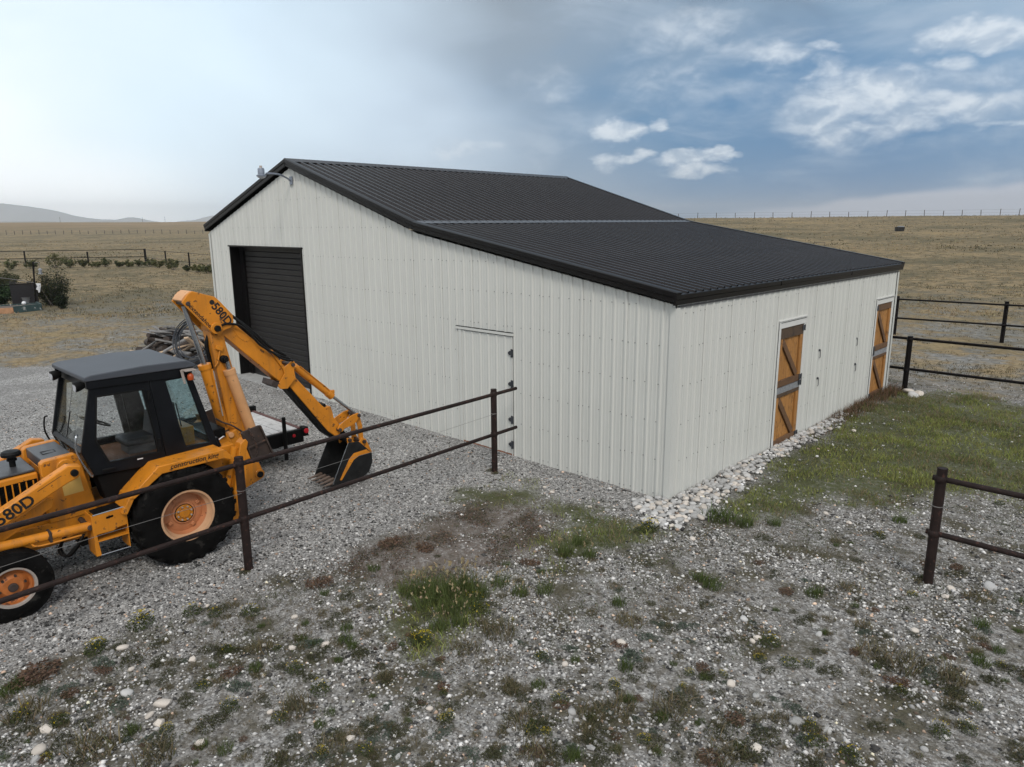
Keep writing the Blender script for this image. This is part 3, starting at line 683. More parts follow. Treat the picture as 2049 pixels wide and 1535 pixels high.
mb = MB(); mb.mm(x0-.05, x1+.01, -.047, -.002, 2.402, 2.41); mb.mm(x0-.004, x0+.010, -.012, .03, -.05, 2.345); mb.mm(x1-.016, x1-.002, -.012, .03, -.05, 2.345); mb.build('door_gap', 'black_gap', barn)
mb = MB(); mb.mm(x0, x1, -.02, .03, -.08, .028); mb.build('door_threshold', 'brick_red', barn)
for hz_ in (2.02, 1.42, .72, .22):
    mb = MB(); xx = x1-.04
    mb.mm(xx-.004, xx+.035, -.040, -.026, hz_-.075, hz_+.075); mb.cyl((xx-.002, -.036, hz_-.08), (xx-.002, -.036, hz_+.08), .014, 8); mb.mm(xx-.06, xx, -.040, -.026, hz_-.04, hz_+.04); mb.mm(xx-.085, xx-.05, -.040, -.026, hz_-.02, hz_+.02)
    mb.build('hinge', 'hinge', door)

# stall doors (two leaves each, planks, rails and brace)
def stall(y0, y1, right_hinge, dark_top):
    W_ = 'trim_white'; zt = 2.52
    for (a, b2, c_, d2) in ((y0-.005, y0+.085, ZB, zt-.12), (y1-.06, y1+.005, ZB, zt-.12)):
        mb = MB(); mb.mm(-.05, .034, a, b2, c_, d2); mb.build('door_jamb', W_, barn, bevel=.004)
    mb = MB(); mb.mm(-.05, .036, y0-.008, y1+.03, zt-.12, zt+.02); mb.build('door_header', W_, barn, bevel=.004)
    mb = MB(); mb.mm(-.05, .05, y0-.015, y1+.06, zt+.021, zt+.035); mb.build('drip_cap', 'trim_dark' if False else W_, barn)
    mb = MB(); mb.mm(.026, .031, y0-.014, y0-.005, ZB, zt+.0); mb.mm(.036, .042, y0+.06, y1+.0, zt-.012, zt-.004); mb.build('door_gap', 'black_gap', barn)
    a, b2 = y0+.095, y1-.07; X = -.02
    def leaf(z0, z1, top_rail, bot_rail, band, topmat):
        bk = MB(); bk.mm(X-.03, X-.012, a, b2, z0, z1); lf = bk.build('door_leaf', 'door_wood', barn)
        n = 9; pw = (b2-a-.005)/n
        for k in range(n):
            mb = MB(); mb.mm(X-.012, X+.006+random.uniform(-.002, .002), a+k*pw+.003, a+(k+1)*pw-.002, z0+.004, z1-.004); mb.build('plank', 'door_wood', lf, bevel=.003)
        zt_ = z1
        if band:
            mb = MB(); vs = []
            nb = 13
            for i in range(nb*2+1):
                yy = a+(b2-a)*i/(nb*2); off = .012 if i % 2 else .0
                vs += [(X+.034+off, yy, z1-.125), (X+.034+off, yy, z1)]
            mb.add(vs, [(2*i, 2*i+1, 2*i+3, 2*i+2) for i in range(nb*2)]); mb.mm(X-.012, X+.03, a, b2, z1-.125, z1); mb.build('metal_band', 'galv', lf, recalc=False)
            zt_ = z1-.128
        def rail(p, q, mat='door_rail', nm='rail'):
            mb = MB(); mb.mm(X+.007, X+.045, p[0], q[0], p[1], q[1]); return mb.build(nm, mat, lf, bevel=.005)
        rail((a, zt_-top_rail), (b2, zt_), topmat); rail((a, z0), (b2, z0+bot_rail))
        rail((a, z0+bot_rail+.002), (a+.115, zt_-top_rail-.002), 'door_wood', 'stile'); rail((b2-.125, z0+bot_rail+.002), (b2, zt_-top_rail-.002), 'door_wood', 'stile')
        p0 = Vector((0, a+.14, zt_-top_rail-.06)); p1 = Vector((0, b2-.20, z0+bot_rail+.03)); d = (p1-p0).normalized(); nn = Vector((0, -d.z, d.y)); h = .062
        mb = MB(); mb.px([((p0+nn*h).y, (p0+nn*h).z), ((p0-nn*h).y, (p0-nn*h).z), ((p1-nn*h).y, (p1-nn*h).z), ((p1+nn*h).y, (p1+nn*h).z)], X+.008, X+.048); mb.build('brace', 'door_rail', lf, bevel=.005)
        yh = b2-.02 if right_hinge else a+.02; s_ = -1 if right_hinge else 1
        for zz in ((z1-.07, z0+.08) if not band else (z1-.03, z0+.08)):
            mb = MB(); mb.mm(X+.046, X+.060, yh-.05, yh+.05, zz-.05, zz+.05); mb.cyl((X+.06, yh-s_*.055, zz-.06), (X+.06, yh-s_*.055, zz+.06), .012, 8); mb.build('hinge', 'hinge', lf)
    leaf(1.225, 2.385, .20 if dark_top else .15, .135, False, 'door_rail_dark' if dark_top else 'door_rail')
    leaf(.02, 1.215, .07, .13, True, 'door_rail_dark' if dark_top else 'door_rail')
    mb = MB(); mb.mm(-.12, -.055, y0, y1, ZB, zt); mb.build('door_back', 'black_gap', barn)
stall(S1[0], S1[1], True, True); stall(S2[0], S2[1], False, False)
# iron catches for holding the leaves open
for (px_, py_) in ((1640, 708), (1636, 764), (1714, 684), (1711, 735)):
    q = atx(px_, py_, .02); mb = MB(); y_, z_ = q[1], q[2]
    mb.tube([(.0, y_, z_+.08), (.035, y_, z_+.08), (.038, y_, z_-.07), (.03, y_-.02, z_-.09)], .007, 6); mb.mm(.0, .026, y_-.02, y_+.02, z_+.055, z_+.10)
    mb.build('door_hook', 'hinge', barn)
# dents catching light near the bottom of the side wall are left to the sheet's own waviness

# yard lamp on the gable
Lp = Vector((-11.1, 0, 5.50)); yl = thing('yard_light', tuple(Lp), 'grey dusk-to-dawn yard lamp on a curved arm at the gable peak', 'lamp')
mb = MB(); mb.mm(-11.16, -11.04, -.05, -.022, 5.40, 5.60); mb.build('wall_plate', 'lamp_grey', yl, bevel=.005)
mb = MB(); mb.tube(bez([(-11.10, -.05, 5.50), (-11.09, -.16, 5.56), (-11.02, -.38, 5.625), (-10.96, -.62, 5.635), (-10.93, -.78, 5.63)], 6), .022, 8); mb.build('arm', 'lamp_grey', yl, smooth=40)
mb = MB(); mb.lathe_z([(.0, -.085), (.115, -.085), (.12, -.06), (.08, -.045), (.078, .08), (.066, .105), (.0, .112)], (-10.90, -.92, 5.64), 20); mb.build('housing', 'lamp_grey', yl, smooth=40)
mb = MB(); mb.lathe_z([(.0, .105), (.034, .105), (.034, .155), (.024, .163), (.0, .165)], (-10.90, -.92, 5.64), 12); mb.build('photocell', 'rim_grey', yl, smooth=40)
mb = MB(); mb.lathe_z([(.10, -.086), (.09, -.11), (.05, -.13), (.0, -.135)], (-10.90, -.92, 5.64), 16); mb.build('diffuser', 'lens_clear', yl, smooth=60)
# ------------------------------------------------------------------ backhoe loader
XC = -4.5; RY, FY = -6.18, -8.18
bh = thing('backhoe_loader', (XC, -6.6, 0), 'orange backhoe loader with black cab parked on the gravel', 'backhoe')
def sxx(s, d): return XC+s*d          # d metres out from the centre line, s = which side
def wheel(s, yc, r, w, rimr, outer, kind):
    """outer = distance of the tyre's outer face from the centre line"""
    c = (sxx(s, outer-w/2), yc, r-.012); h = w/2
    tb = MB()
    prof = [(rimr, -h*.80), (rimr+.03, -h*.97), ((rimr+r)/2, -h*1.03), (r-.07, -h*.98), (r-.028, -h*.86), (r-.012, -h*.5), (r-.008, 0), (r-.012, h*.5), (r-.028, h*.86), (r-.07, h*.98), ((rimr+r)/2, h*1.03), (rimr+.03, h*.97), (rimr, h*.80)]
    tb.lathe_x(prof, c, 48)
    wobj = tb.build('wheel', 'tyre', bh, smooth=50); wobj['label'] = 'black %s tyre with orange rim' % kind
    lb = MB()
    if kind == 'rear':
        n = 22
        for k in range(n):
            for sd_ in (-1, 1):
                a0 = 2*math.pi*(k+(.5 if sd_ > 0 else 0))/n; pts = []
                for (f, da) in ((.02, .0), (.35, .07), (.72, .15), (1.0, .20)):
                    a = a0+da; xo = sd_*h*f; rr = r+.018-(.028 if f > .9 else 0)-(.008 if f > .6 else 0)
                    pts.append((a, xo, rr))
                vs = []
                for (a, xo, rr) in pts:
                    for (da, q) in ((-.035, rr), (.035, rr), (.05, rr-.055), (-.05, rr-.055)):
                        vs.append((c[0]+xo, c[1]+q*math.cos(a+da), c[2]+q*math.sin(a+da)))
                fs = [(i*4+j, i*4+(j+1) % 4, i*4+4+(j+1) % 4, i*4+4+j) for i in range(3) for j in range(4)]+[(0, 1, 2, 3), (15, 14, 13, 12)]
                lb.add(vs, fs)
    else:
        for xo in (-h*.7, -h*.36, 0, h*.36, h*.7):
            lb.lathe_x([(r-.03, xo-.022), (r+.008, xo-.017), (r+.008, xo+.017), (r-.03, xo+.022)], c, 40)
    lb.build('tread', 'tyre', wobj)
    so = s; q = lambda xo: so*xo
    rb = MB()
    if kind == 'rear':
        rb.lathe_x([(rimr+.014, q(h*.83)), (rimr+.016, q(h*.90)), (rimr-.012, q(h*.88)), (rimr-.028, q(h*.6)), (rimr-.05, q(h*.42))], c, 40); rb.build('rim_lip', 'rim_lip', wobj, smooth=40)
        rb = MB(); rb.lathe_x([(rimr-.026, q(h*.62)), (rimr-.06, q(h*.20)), (rimr-.075, q(h*.02)), (rimr-.10, q(h*.06)), (.16, q(h*.10)), (.145, q(h*.20)), (.0, q(h*.20))], c, 40)
        rb.build('rim', 'rim_peach', wobj, smooth=35)
        rb = MB()
        for k in range(4):
            a = k*math.pi/2+.5; rb.box((c[0]+q(h*.12), c[1]+.215*math.cos(a), c[2]+.215*math.sin(a)), (.03, .05, .05), Matrix.Rotation(a, 3, 'X'))
        rb.build('wheel_lug', 'rim_peach', wobj, bevel=.006)
        rb = MB(); rb.cyl((c[0]+q(h*.16), c[1], c[2]), (c[0]+q(h*.27), c[1], c[2]), .115, 28); rb.cyl((c[0]+q(h*.2), c[1], c[2]), (c[0]+q(h*.34), c[1], c[2]), .068, 24); rb.build('hub', 'orange', wobj, bevel=.006)
        rb = MB()
        for k in range(8):
            a = k*math.pi/4+.3; rb.cyl((c[0]+q(h*.25), c[1]+.092*math.cos(a), c[2]+.092*math.sin(a)), (c[0]+q(h*.36), c[1]+.092*math.cos(a), c[2]+.092*math.sin(a)), .0125, 6)
        rb.build('wheel_bolts', 'rim_grey', wobj)
    else:
        rb.lathe_x([(rimr+.012, q(h*.86)), (rimr+.014, q(h*.94)), (rimr-.008, q(h*.92)), (rimr-.02, q(h*.74))], c, 36); rb.build('rim_lip', 'rim_grey', wobj, smooth=40)
        rb = MB(); rb.lathe_x([(rimr-.018, q(h*.78)), (rimr-.03, q(h*.40)), (rimr-.055, q(h*.28)), (.13, q(h*.50)), (.105, q(h*.66)), (.0, q(h*.66))], c, 36); rb.build('rim', 'rim_rust', wobj, smooth=35)
        rb = MB(); rb.cyl((c[0]+q(h*.6), c[1], c[2]), (c[0]+q(h*.92), c[1], c[2]), .05, 20); rb.build('hub', 'steel_rust', wobj, bevel=.008)
        rb = MB()
        for k in range(6):
            a = k*math.pi/3+.2; rb.cyl((c[0]+q(h*.48), c[1]+.128*math.cos(a), c[2]+.128*math.sin(a)), (c[0]+q(h*.66), c[1]+.128*math.cos(a), c[2]+.128*math.sin(a)), .015, 8)
        rb.build('wheel_bolts', 'steel_rust', wobj)
for s in (1, -1):
    wheel(s, RY, .665, .41, .335, 1.02, 'rear'); wheel(s, FY, .405, .27, .225, 1.02, 'front')
def part(name, mat, fn, parent=None, bevel=.006, smooth=None):
    mb = MB(); fn(mb); return mb.build(name, mat, parent or bh, bevel=bevel, smooth=smooth)
# chassis and axles
part('chassis', 'orange', lambda m: (m.px([(-9.25, .52), (-9.25, .98), (-7.05, .90), (-5.55, .95), (-5.55, .55), (-7.0, .50)], XC-.36, XC+.36)), bevel=.01)
part('rear_axle', 'trailer_black', lambda m: (m.cyl((XC-.86, RY, .65), (XC+.86, RY, .65), .13, 16), m.mm(XC-.3, XC+.3, RY-.3, RY+.45, .36, .95)))
part('front_axle', 'trailer_black', lambda m: (m.cyl((XC-.84, FY, .40), (XC+.84, FY, .40), .07, 12), m.mm(XC-.16, XC+.16, FY-.16, FY+.16, .34, .62)))
part('underbody', 'trailer_black', lambda m: m.mm(XC-.33, XC+.33, -7.3, -5.6, .38, .60))
# loader tower cowl, hood
tow = [(-7.63, .84), (-7.64, 1.60), (-7.60, 1.635), (-7.26, 1.655), (-7.22, 1.62), (-7.08, .84)]
part('loader_tower', 'orange', lambda m: m.px(tow, XC+.36, XC+.47), bevel=.012); part('loader_tower', 'orange', lambda m: m.px(tow, XC-.47, XC-.36), bevel=.012)
part('cowl_cover', 'hood_black', lambda m: m.px([(-7.60, 1.50), (-7.60, 1.63), (-7.27, 1.65), (-7.27, 1.5)], XC-.358, XC+.358), bevel=.01)
part('cowl_body', 'orange', lambda m: m.px([(-7.60, .9), (-7.60, 1.495), (-7.12, 1.495), (-7.08, .9)], XC-.355, XC+.355))
part('cowl_emblem', 'decal_black', lambda m: m.ring_x([(-7.5, 0), (-7.38, 0), (-7.38, .1), (-7.5, .1)], [(-7.49, .01), (-7.39, .01), (-7.39, .09), (-7.49, .09)], 0, .001) if False else (m.mm(XC+.02, XC+.03, -7.53, -7.38, 1.636, 1.643), m.mm(XC+.14, XC+.15, -7.53, -7.38, 1.636, 1.643), m.mm(XC+.03, XC+.14, -7.53, -7.52, 1.634, 1.641), m.mm(XC+.03, XC+.14, -7.39, -7.38, 1.640, 1.647)), bevel=0)
part('hood', 'orange', lambda m: m.px([(-9.30, .98), (-9.32, 1.38), (-9.25, 1.44), (-7.66, 1.50), (-7.66, .92)], XC-.40, XC+.40), bevel=.02)
part('hood_top', 'hood_black', lambda m: m.px([(-9.22, 1.446), (-9.22, 1.475), (-7.67, 1.535), (-7.67, 1.506)], XC-.36, XC+.36), bevel=.012)
gl_ = part('side_grille', 'black_gap', lambda m: m.px([(-9.1, 1.14), (-9.1, 1.37), (-7.68, 1.43), (-7.68, 1.16)], XC+.401, XC+.412), bevel=0)
part('side_grille', 'black_gap', lambda m: m.px([(-9.1, 1.14), (-9.1, 1.37), (-7.68, 1.43), (-7.68, 1.16)], XC-.412, XC-.401), bevel=0)
for k in range(6):
    y_ = -7.72-.072*k
    part('grille_bar', 'orange', lambda m: m.px([(y_-.008, 1.16), (y_-.008, 1.42), (y_+.006, 1.42), (y_+.006, 1.16)], XC+.412, XC+.42), gl_, bevel=0)
text_obj('lettering', 'CASE', .215, 'decal_orange', (XC+.414, -8.50, 1.285), (0, 1, .035), (0, 0, 1), gl_, bold=.008, spacing=1.0)
part('front_grille', 'black_gap', lambda m: m.mm(XC-.32, XC+.32, -9.335, -9.31, 1.02, 1.36), bevel=0)
ex = part('exhaust_stack', 'rubber', lambda m: m.lathe_z([(.035, 1.49), (.035, 1.60), (.055, 1.605), (.055, 1.63), (.045, 1.635), (.052, 1.66), (.105, 1.665), (.11, 1.70), (.09, 1.725), (.0, 1.735)], (XC+.02, -7.83, 0), 20), bevel=0, smooth=40)
part('filler_cap', 'rubber', lambda m: m.lathe_z([(.05, 1.49), (.05, 1.535), (.03, 1.545), (.0, 1.546)], (XC+.22, -8.12, 0), 14), bevel=0, smooth=40)
# loader arms, tubes and cylinders both sides
for s in (1, -1):
    xa, xb = sxx(s, .72), sxx(s, .86)
    arm = [(-7.30, 1.60), (-7.34, 1.46), (-7.46, 1.42), (-8.2, 1.07), (-9.5, .58), (-9.95, .52), (-9.95, .70), (-9.45, .76), (-8.14, 1.28), (-7.44, 1.63)]
    la = part('loader_arm', 'orange', lambda m: m.px(arm, xa, xb), bevel=.014)
    part('pivot_pin', 'rubber', lambda m: m.cyl((sxx(s, .40), -7.385, 1.535), (sxx(s, .895), -7.385, 1.535), .042, 20), la)
    part('pivot_boss', 'orange', lambda m: m.cyl((sxx(s, .47), -7.385, 1.52), (sxx(s, .53), -7.385, 1.52), .10, 28), la)
    lk = [(-7.60, 1.22), (-7.62, 1.12), (-8.25, .80), (-9.2, .40), (-9.25, .50), (-8.22, .97), (-7.66, 1.25)]
    part('leveller_link', 'orange', lambda m: m.px(lk, sxx(s, .60), sxx(s, .70)), bevel=.01)
    cy = part('lift_cylinder', 'orange', lambda m: m.tube([(sxx(s, .80), -7.26, .80), (sxx(s, .80), -8.35, .845)], .058, 18), smooth=40, bevel=0)
    part('cylinder_pin', 'steel_rust', lambda m: (m.cyl((sxx(s, .47), -7.30, .80), (sxx(s, .875), -7.30, .80), .032, 14)), cy)
    part('cylinder_rod', 'chrome', lambda m: m.tube([(sxx(s, .80), -8.35, .845), (sxx(s, .80), -9.15, .72)], .03, 12), cy, smooth=40, bevel=0)
    part('cylinder_clamp', 'steel_rust', lambda m: m.lathe_z([(.064, -.02), (.064, .02)], (0, 0, 0), 12) if False else m.box((sxx(s, .80), -7.72, .815), (.13, .03, .135)), cy)
    part('hydraulic_tube', 'orange', lambda m: m.tube(bez([(sxx(s, .84), -7.40, .73), (sxx(s, .85), -7.6, .735), (sxx(s, .85), -7.86, .745), (sxx(s, .83), -7.92, .79)], 5), .012, 6), cy, smooth=40, bevel=0)
    part('hydraulic_hose', 'rubber', lambda m: (m.tube(bez([(sxx(s, .84), -7.38, .73), (sxx(s, .84), -7.46, .62), (sxx(s, .78), -7.58, .50), (sxx(s, .66), -7.62, .55), (sxx(s, .5), -7.5, .66)], 6), .014, 6), m.tube(bez([(sxx(s, .80), -7.36, .72), (sxx(s, .80), -7.44, .58), (sxx(s, .72), -7.54, .46), (sxx(s, .6), -7.58, .54), (sxx(s, .45), -7.46, .66)], 6), .013, 6)), cy, smooth=40, bevel=0)
    if s > 0: text_obj('lettering', '580D', .19, 'decal_black', (sxx(1, .8615), -8.02, 1.245), (0, 1, .47), (0, -.47, 1), la, bold=.004)
    if s > 0: part('arm_stripe', 'decal_black', lambda m: m.px([(-7.78, 1.402), (-7.52, 1.528), (-7.52, 1.533), (-7.78, 1.410)], xb, xb+.0015), la, bevel=0)
    # side frame under the tower
    part('frame_plate', 'orange', lambda m: m.px([(-9.0, .60), (-9.0, .84), (-7.08, .84), (-7.06, .72), (-7.5, .58)], sxx(s, .42), sxx(s, .46)), bevel=.006)
lb_ = part('loader_bucket', 'orange', lambda m: m.px([(-9.95, .78), (-10.05, .80), (-10.12, .5), (-10.2, .12), (-10.9, .06), (-10.9, .02), (-10.16, .03), (-10.0, .12), (-9.95, .45)], XC-1.05, XC+1.05), bevel=.01)
for s in (1, -1): part('bucket_cheek', 'orange', lambda m: m.px([(-9.97, .78), (-10.05, .80), (-10.88, .07), (-10.88, .03), (-10.16, .04), (-9.99, .14)], sxx(s, 1.05), sxx(s, 1.065)), lb_)
part('instruction_sheet', 'paper_yellow', lambda m: m.add([atx(*q, XC+.473) for q in ((123, 968), (160, 952), (168, 982), (129, 993))], [(0, 1, 2, 3)]), bevel=0)
# step box in front of the rear wheel
for s in (1, -1):
    st_ = part('step_box', 'orange', lambda m: (m.px([(-7.26, .70), (-7.27, .95), (-6.90, .965), (-6.90, .735), (-7.0, .725), (-7.06, .70)], sxx(s, .885), sxx(s, .90)), m.px([(-7.285, .42), (-7.285, .95), (-7.272, .95), (-7.225, .42)], sxx(s, .62), sxx(s, .90)), m.px([(-6.90, .42), (-6.90, .965), (-6.887, .965), (-6.887, .42)], sxx(s, .62), sxx(s, .90)), m.mm(sxx(s, .62), sxx(s, .9), -7.27, -6.89, .60, .615)), bevel=.003)
    part('step_tread', 'trailer_black', lambda m: m.px([(-7.24, .935), (-6.93, .948), (-6.93, .962), (-7.24, .95)], sxx(s, .64), sxx(s, .875)), st_)
    part('step_edge', 'chrome', lambda m: (m.tube([(sxx(s, .895), -7.27, .955), (sxx(s, .895), -6.895, .97)], .009, 6), m.tube([(sxx(s, .895), -7.235, .425), (sxx(s, .895), -6.89, .425)], .007, 6)), st_, bevel=0)
    part('hand_hole', 'black_gap', lambda m: m.px([(-7.13, .885), (-7.12, .90), (-7.05, .905), (-7.04, .892), (-7.05, .878), (-7.12, .873)], sxx(s, .9005), sxx(s, .9025)), st_, bevel=0)
    part('side_fill', 'trailer_black', lambda m: m.px([(-7.0, .98), (-7.08, 1.34), (-6.5, 1.34), (-6.78, .98)], sxx(s, .30), sxx(s, .60)), st_)
# cab
ZF = 1.37; HN = .65
cab = part('cab_floor', 'cab_floor', lambda m: m.px([(-7.15, ZF), (-5.6, ZF), (-5.6, ZF+.03), (-7.15, ZF+.03)], XC-HN+.05, XC+HN-.05), bevel=0)
door_o = [(-7.03, 2.56), (-6.37, 2.56), (-6.25, 1.33), (-7.12, 1.37), (-7.23, 1.69)]; door_i = [(-6.975, 2.35), (-6.45, 2.35), (-6.34, 1.50), (-6.93, 1.51), (-7.045, 1.82)]
qo = [(-6.365, 2.56), (-5.84, 2.56), (-5.54, 1.40), (-6.245, 1.33)]; qi = [(-6.15, 2.42), (-5.885, 2.43), (-5.66, 1.48), (-5.98, 1.49)]
for s in (1, -1):
    dr_ = part('cab_door', 'cab_black', lambda m: m.ring_x(door_o, door_i, sxx(s, HN-.05), sxx(s, HN)), bevel=.012)
    part('window_seal', 'rubber', lambda m: m.ring_x([(y+(.02 if y > -6.7 else -.02), z+(.02 if z > 2 else -.02)) for y, z in door_i], door_i, sxx(s, HN-.03), sxx(s, HN+.007)), dr_, bevel=.004)
    part('window_pane', 'glass_clear', lambda m: m.px(door_i, sxx(s, HN-.03), sxx(s, HN-.024)), dr_, bevel=0)
    part('door_handle', 'rubber', lambda m: m.px([(-7.03, 1.405), (-7.03, 1.44), (-6.88, 1.435), (-6.88, 1.41)], sxx(s, HN), sxx(s, HN+.03)), dr_, bevel=.008)
    part('door_sticker', 'white_plain', lambda m: m.px([(-6.61, 1.455), (-6.61, 1.468), (-6.54, 1.468), (-6.54, 1.455)], sxx(s, HN), sxx(s, HN+.002)), dr_, bevel=0)
    for zz in (2.28, 1.62):
        part('door_hinge', 'rubber', lambda m: m.cyl((sxx(s, HN+.01), -6.385+(2.28-zz)*.1, zz-.06), (sxx(s, HN+.01), -6.385+(2.28-zz)*.1, zz+.06), .02, 8), dr_, bevel=0)
    cq = part('cab_quarter', 'cab_black', lambda m: m.ring_x(qo, qi, sxx(s, HN-.05), sxx(s, HN)), bevel=.012)
    part('window_pane', 'glass_teal', lambda m: m.px(qi, sxx(s, HN-.03), sxx(s, HN-.024)), cq, bevel=0)
    part('grab_rail', 'chrome' if s > 0 else 'rubber', lambda m: m.tube(bez([(sxx(s, HN+.01), -7.245, 1.93), (sxx(s, HN+.04), -7.275, 1.90), (sxx(s, HN+.04), -7.285, 1.70), (sxx(s, HN+.03), -7.17, 1.40), (sxx(s, HN+.0), -7.14, 1.38)], 5), .011, 8), cab, smooth=40, bevel=0)
# front and rear frames
def slab(name, mat, y0, z0, y1, z1, x0, x1, th, parent=cab, bevel=.006):
    d = Vector((0, y1-y0, z1-z0)).normalized(); n_ = Vector((0, d.z, -d.y))*th
    return part(name, mat, lambda m: m.px([(y0, z0), (y1, z1), (y1+n_.y, z1+n_.z), (y0+n_.y, z0+n_.z)], x0, x1), parent, bevel)
ws = slab('windshield', 'glass_front', -7.20, 1.72, -7.02, 2.45, XC-HN+.05, XC+HN-.05, .006, bevel=0)
slab('windshield_header', 'cab_black', -7.04, 2.44, -7.01, 2.56, XC-HN+.05, XC+HN-.05, .04); slab('windshield_sill', 'cab_black', -7.235, 1.68, -7.20, 1.735, XC-HN+.05, XC+HN-.05, .04)
slab('lower_front_panel', 'glass_front', -7.13, 1.40, -7.22, 1.69, XC-HN+.05, XC+HN-.05, .006, bevel=0)
slab('wiper_arm', 'chrome', -7.225, 1.80, -7.075, 2.44, XC+.05, XC+.062, .006, ws, 0); slab('wiper_blade', 'rubber', -7.23, 1.78, -7.15, 2.10, XC+.064, XC+.074, .01, ws, 0)
rw = slab('rear_window', 'glass_front', -5.57, 1.50, -5.83, 2.44, XC-HN+.05, XC+HN-.05, .006, bevel=0)
slab('rear_header', 'cab_black', -5.86, 2.42, -5.85, 2.56, XC-HN+.05, XC+HN-.05, .04); slab('rear_sill', 'cab_black', -5.52, 1.36, -5.56, 1.50, XC-HN+.05, XC+HN-.05, .04)
rf = part('cab_roof', 'cab_roof', lambda m: m.px([(-7.10, 2.565), (-7.10, 2.62), (-7.02, 2.64), (-6.4, 2.67), (-5.86, 2.66), (-5.76, 2.60), (-5.76, 2.565)], XC-HN-.045, XC+HN+.035), bevel=.012)
for s in (1, -1): part('roof_fascia', 'cab_black', lambda m: m.px([(-7.08, 2.47), (-7.08, 2.564), (-5.79, 2.564), (-5.82, 2.45)], sxx(s, HN+.004), sxx(s, HN+.02)), rf, bevel=.004)
for dx in (-.48, .52):
    hl = part('work_lamp', 'rubber', lambda m: m.tube([(XC+dx, -7.06, 2.50), (XC+dx, -7.12, 2.50), (XC+dx, -7.17, 2.49)], [.035, .062, .066], 16), rf, bevel=0, smooth=40)
part('lamp_lens', 'lens_clear', lambda m: [m.cyl((XC+dx, -7.171, 2.49), (XC+dx, -7.176, 2.49), .058, 16) for dx in (-.48, .52)], rf, bevel=0)
part('indicator_bracket', 'rim_grey', lambda m: (m.mm(XC+HN-.04, XC+HN+.16, -5.95, -5.80, 2.535, 2.55), m.px([(-5.98, 2.55), (-5.94, 2.55), (-5.92, 2.36), (-5.95, 2.36)], XC+HN+.06, XC+HN+.07)), rf, bevel=.003)
part('amber_lamp', 'amber', lambda m: m.lathe_z([(.0, -.05), (.036, -.042), (.042, 0), (.034, .03), (.016, .048), (.0, .05)], (XC+HN+.11, -5.87, 2.455), 14), rf, bevel=0, smooth=60)
# interior
seat = part('seat', 'seat_black', lambda m: (m.mm(XC-.22, XC+.24, -6.60, -6.20, 1.52, 1.62)), cab, bevel=.04); part('seat_back', 'seat_black', lambda m: m.px([(-6.22, 1.70), (-6.14, 2.22), (-6.06, 2.22), (-6.10, 1.70)], XC-.21, XC+.23), seat, bevel=.03) if False else part('seat_back', 'seat_black', lambda m: m.px([(-6.24, 1.60), (-6.18, 1.90), (-6.10, 1.90), (-6.14, 1.58)], XC-.21, XC+.23), cab, bevel=.03)
part('seat_base', 'cab_liner', lambda m: m.mm(XC-.15, XC+.15, -6.55, -6.2, 1.40, 1.52), cab)
part('dashboard', 'cab_liner', lambda m: m.px([(-7.15, 1.42), (-7.15, 1.72), (-7.0, 1.80), (-6.93, 1.70), (-6.98, 1.42)], XC-.25, XC+.25), cab, bevel=.02)
def steer(m):
    c = Vector((XC, -6.86, 1.90)); n_ = Vector((0, .45, .9)).normalized(); e1 = Vector((1, 0, 0)); e2 = n_.cross(e1); k = 20
    m.tube([c+(e1*math.cos(2*math.pi*i/k)+e2*math.sin(2*math.pi*i/k))*.18 for i in range(k+1)], .013, 6); m.tube([c, c-n_*.22], .02, 8)
    for i in range(3): m.tube([c, c+(e1*math.cos(2.1*i)+e2*math.sin(2.1*i))*.18], .009, 5)
part('steering_wheel', 'rubber', steer, cab, bevel=0, smooth=40)
part('control_console', 'orange', lambda m: m.mm(XC-.28, XC+.30, -5.98, -5.72, 1.40, 1.66), cab, bevel=.01)
part('control_levers', 'rubber', lambda m: [m.tube([(XC-.2+.1*i, -5.85, 1.66), (XC-.2+.1*i, -5.89, 2.0)], .009, 6) for i in range(5)], cab, bevel=0)
part('folded_sheet', 'glass_clear', lambda m: None) if False else None
# fenders
for s in (1, -1):
    P = [(-6.86, 1.08), (-6.48, 1.405), (-5.62, 1.435), (-5.50, 1.30), (-5.50, 1.26), (-5.64, 1.31), (-6.44, 1.30), (-6.80, 1.06)]
    fd = part('fender', 'orange', lambda m: m.px(P, sxx(s, .60), sxx(s, .985)), bevel=.008)
    part('fender_skirt', 'orange', lambda m: m.px([(-6.70, 1.10), (-6.44, 1.30), (-5.64, 1.31), (-5.52, 1.26), (-5.52, 1.0), (-5.75, 1.16), (-6.2, 1.25), (-6.5, 1.18)], sxx(s, .60), sxx(s, .64)), fd)
    part('fender_stay', 'orange', lambda m: m.px([(-6.96, .90), (-6.86, 1.08), (-6.80, 1.06), (-6.90, .88)], sxx(s, .62), sxx(s, .97)), fd)
    if s > 0: text_obj('lettering', 'construction king', .088, 'decal_black', (sxx(1, .987), -6.02, 1.372), (0, 1, .025), (0, 0, 1), fd, bold=.0015, shear=.25, spacing=1.02, ext=.001)
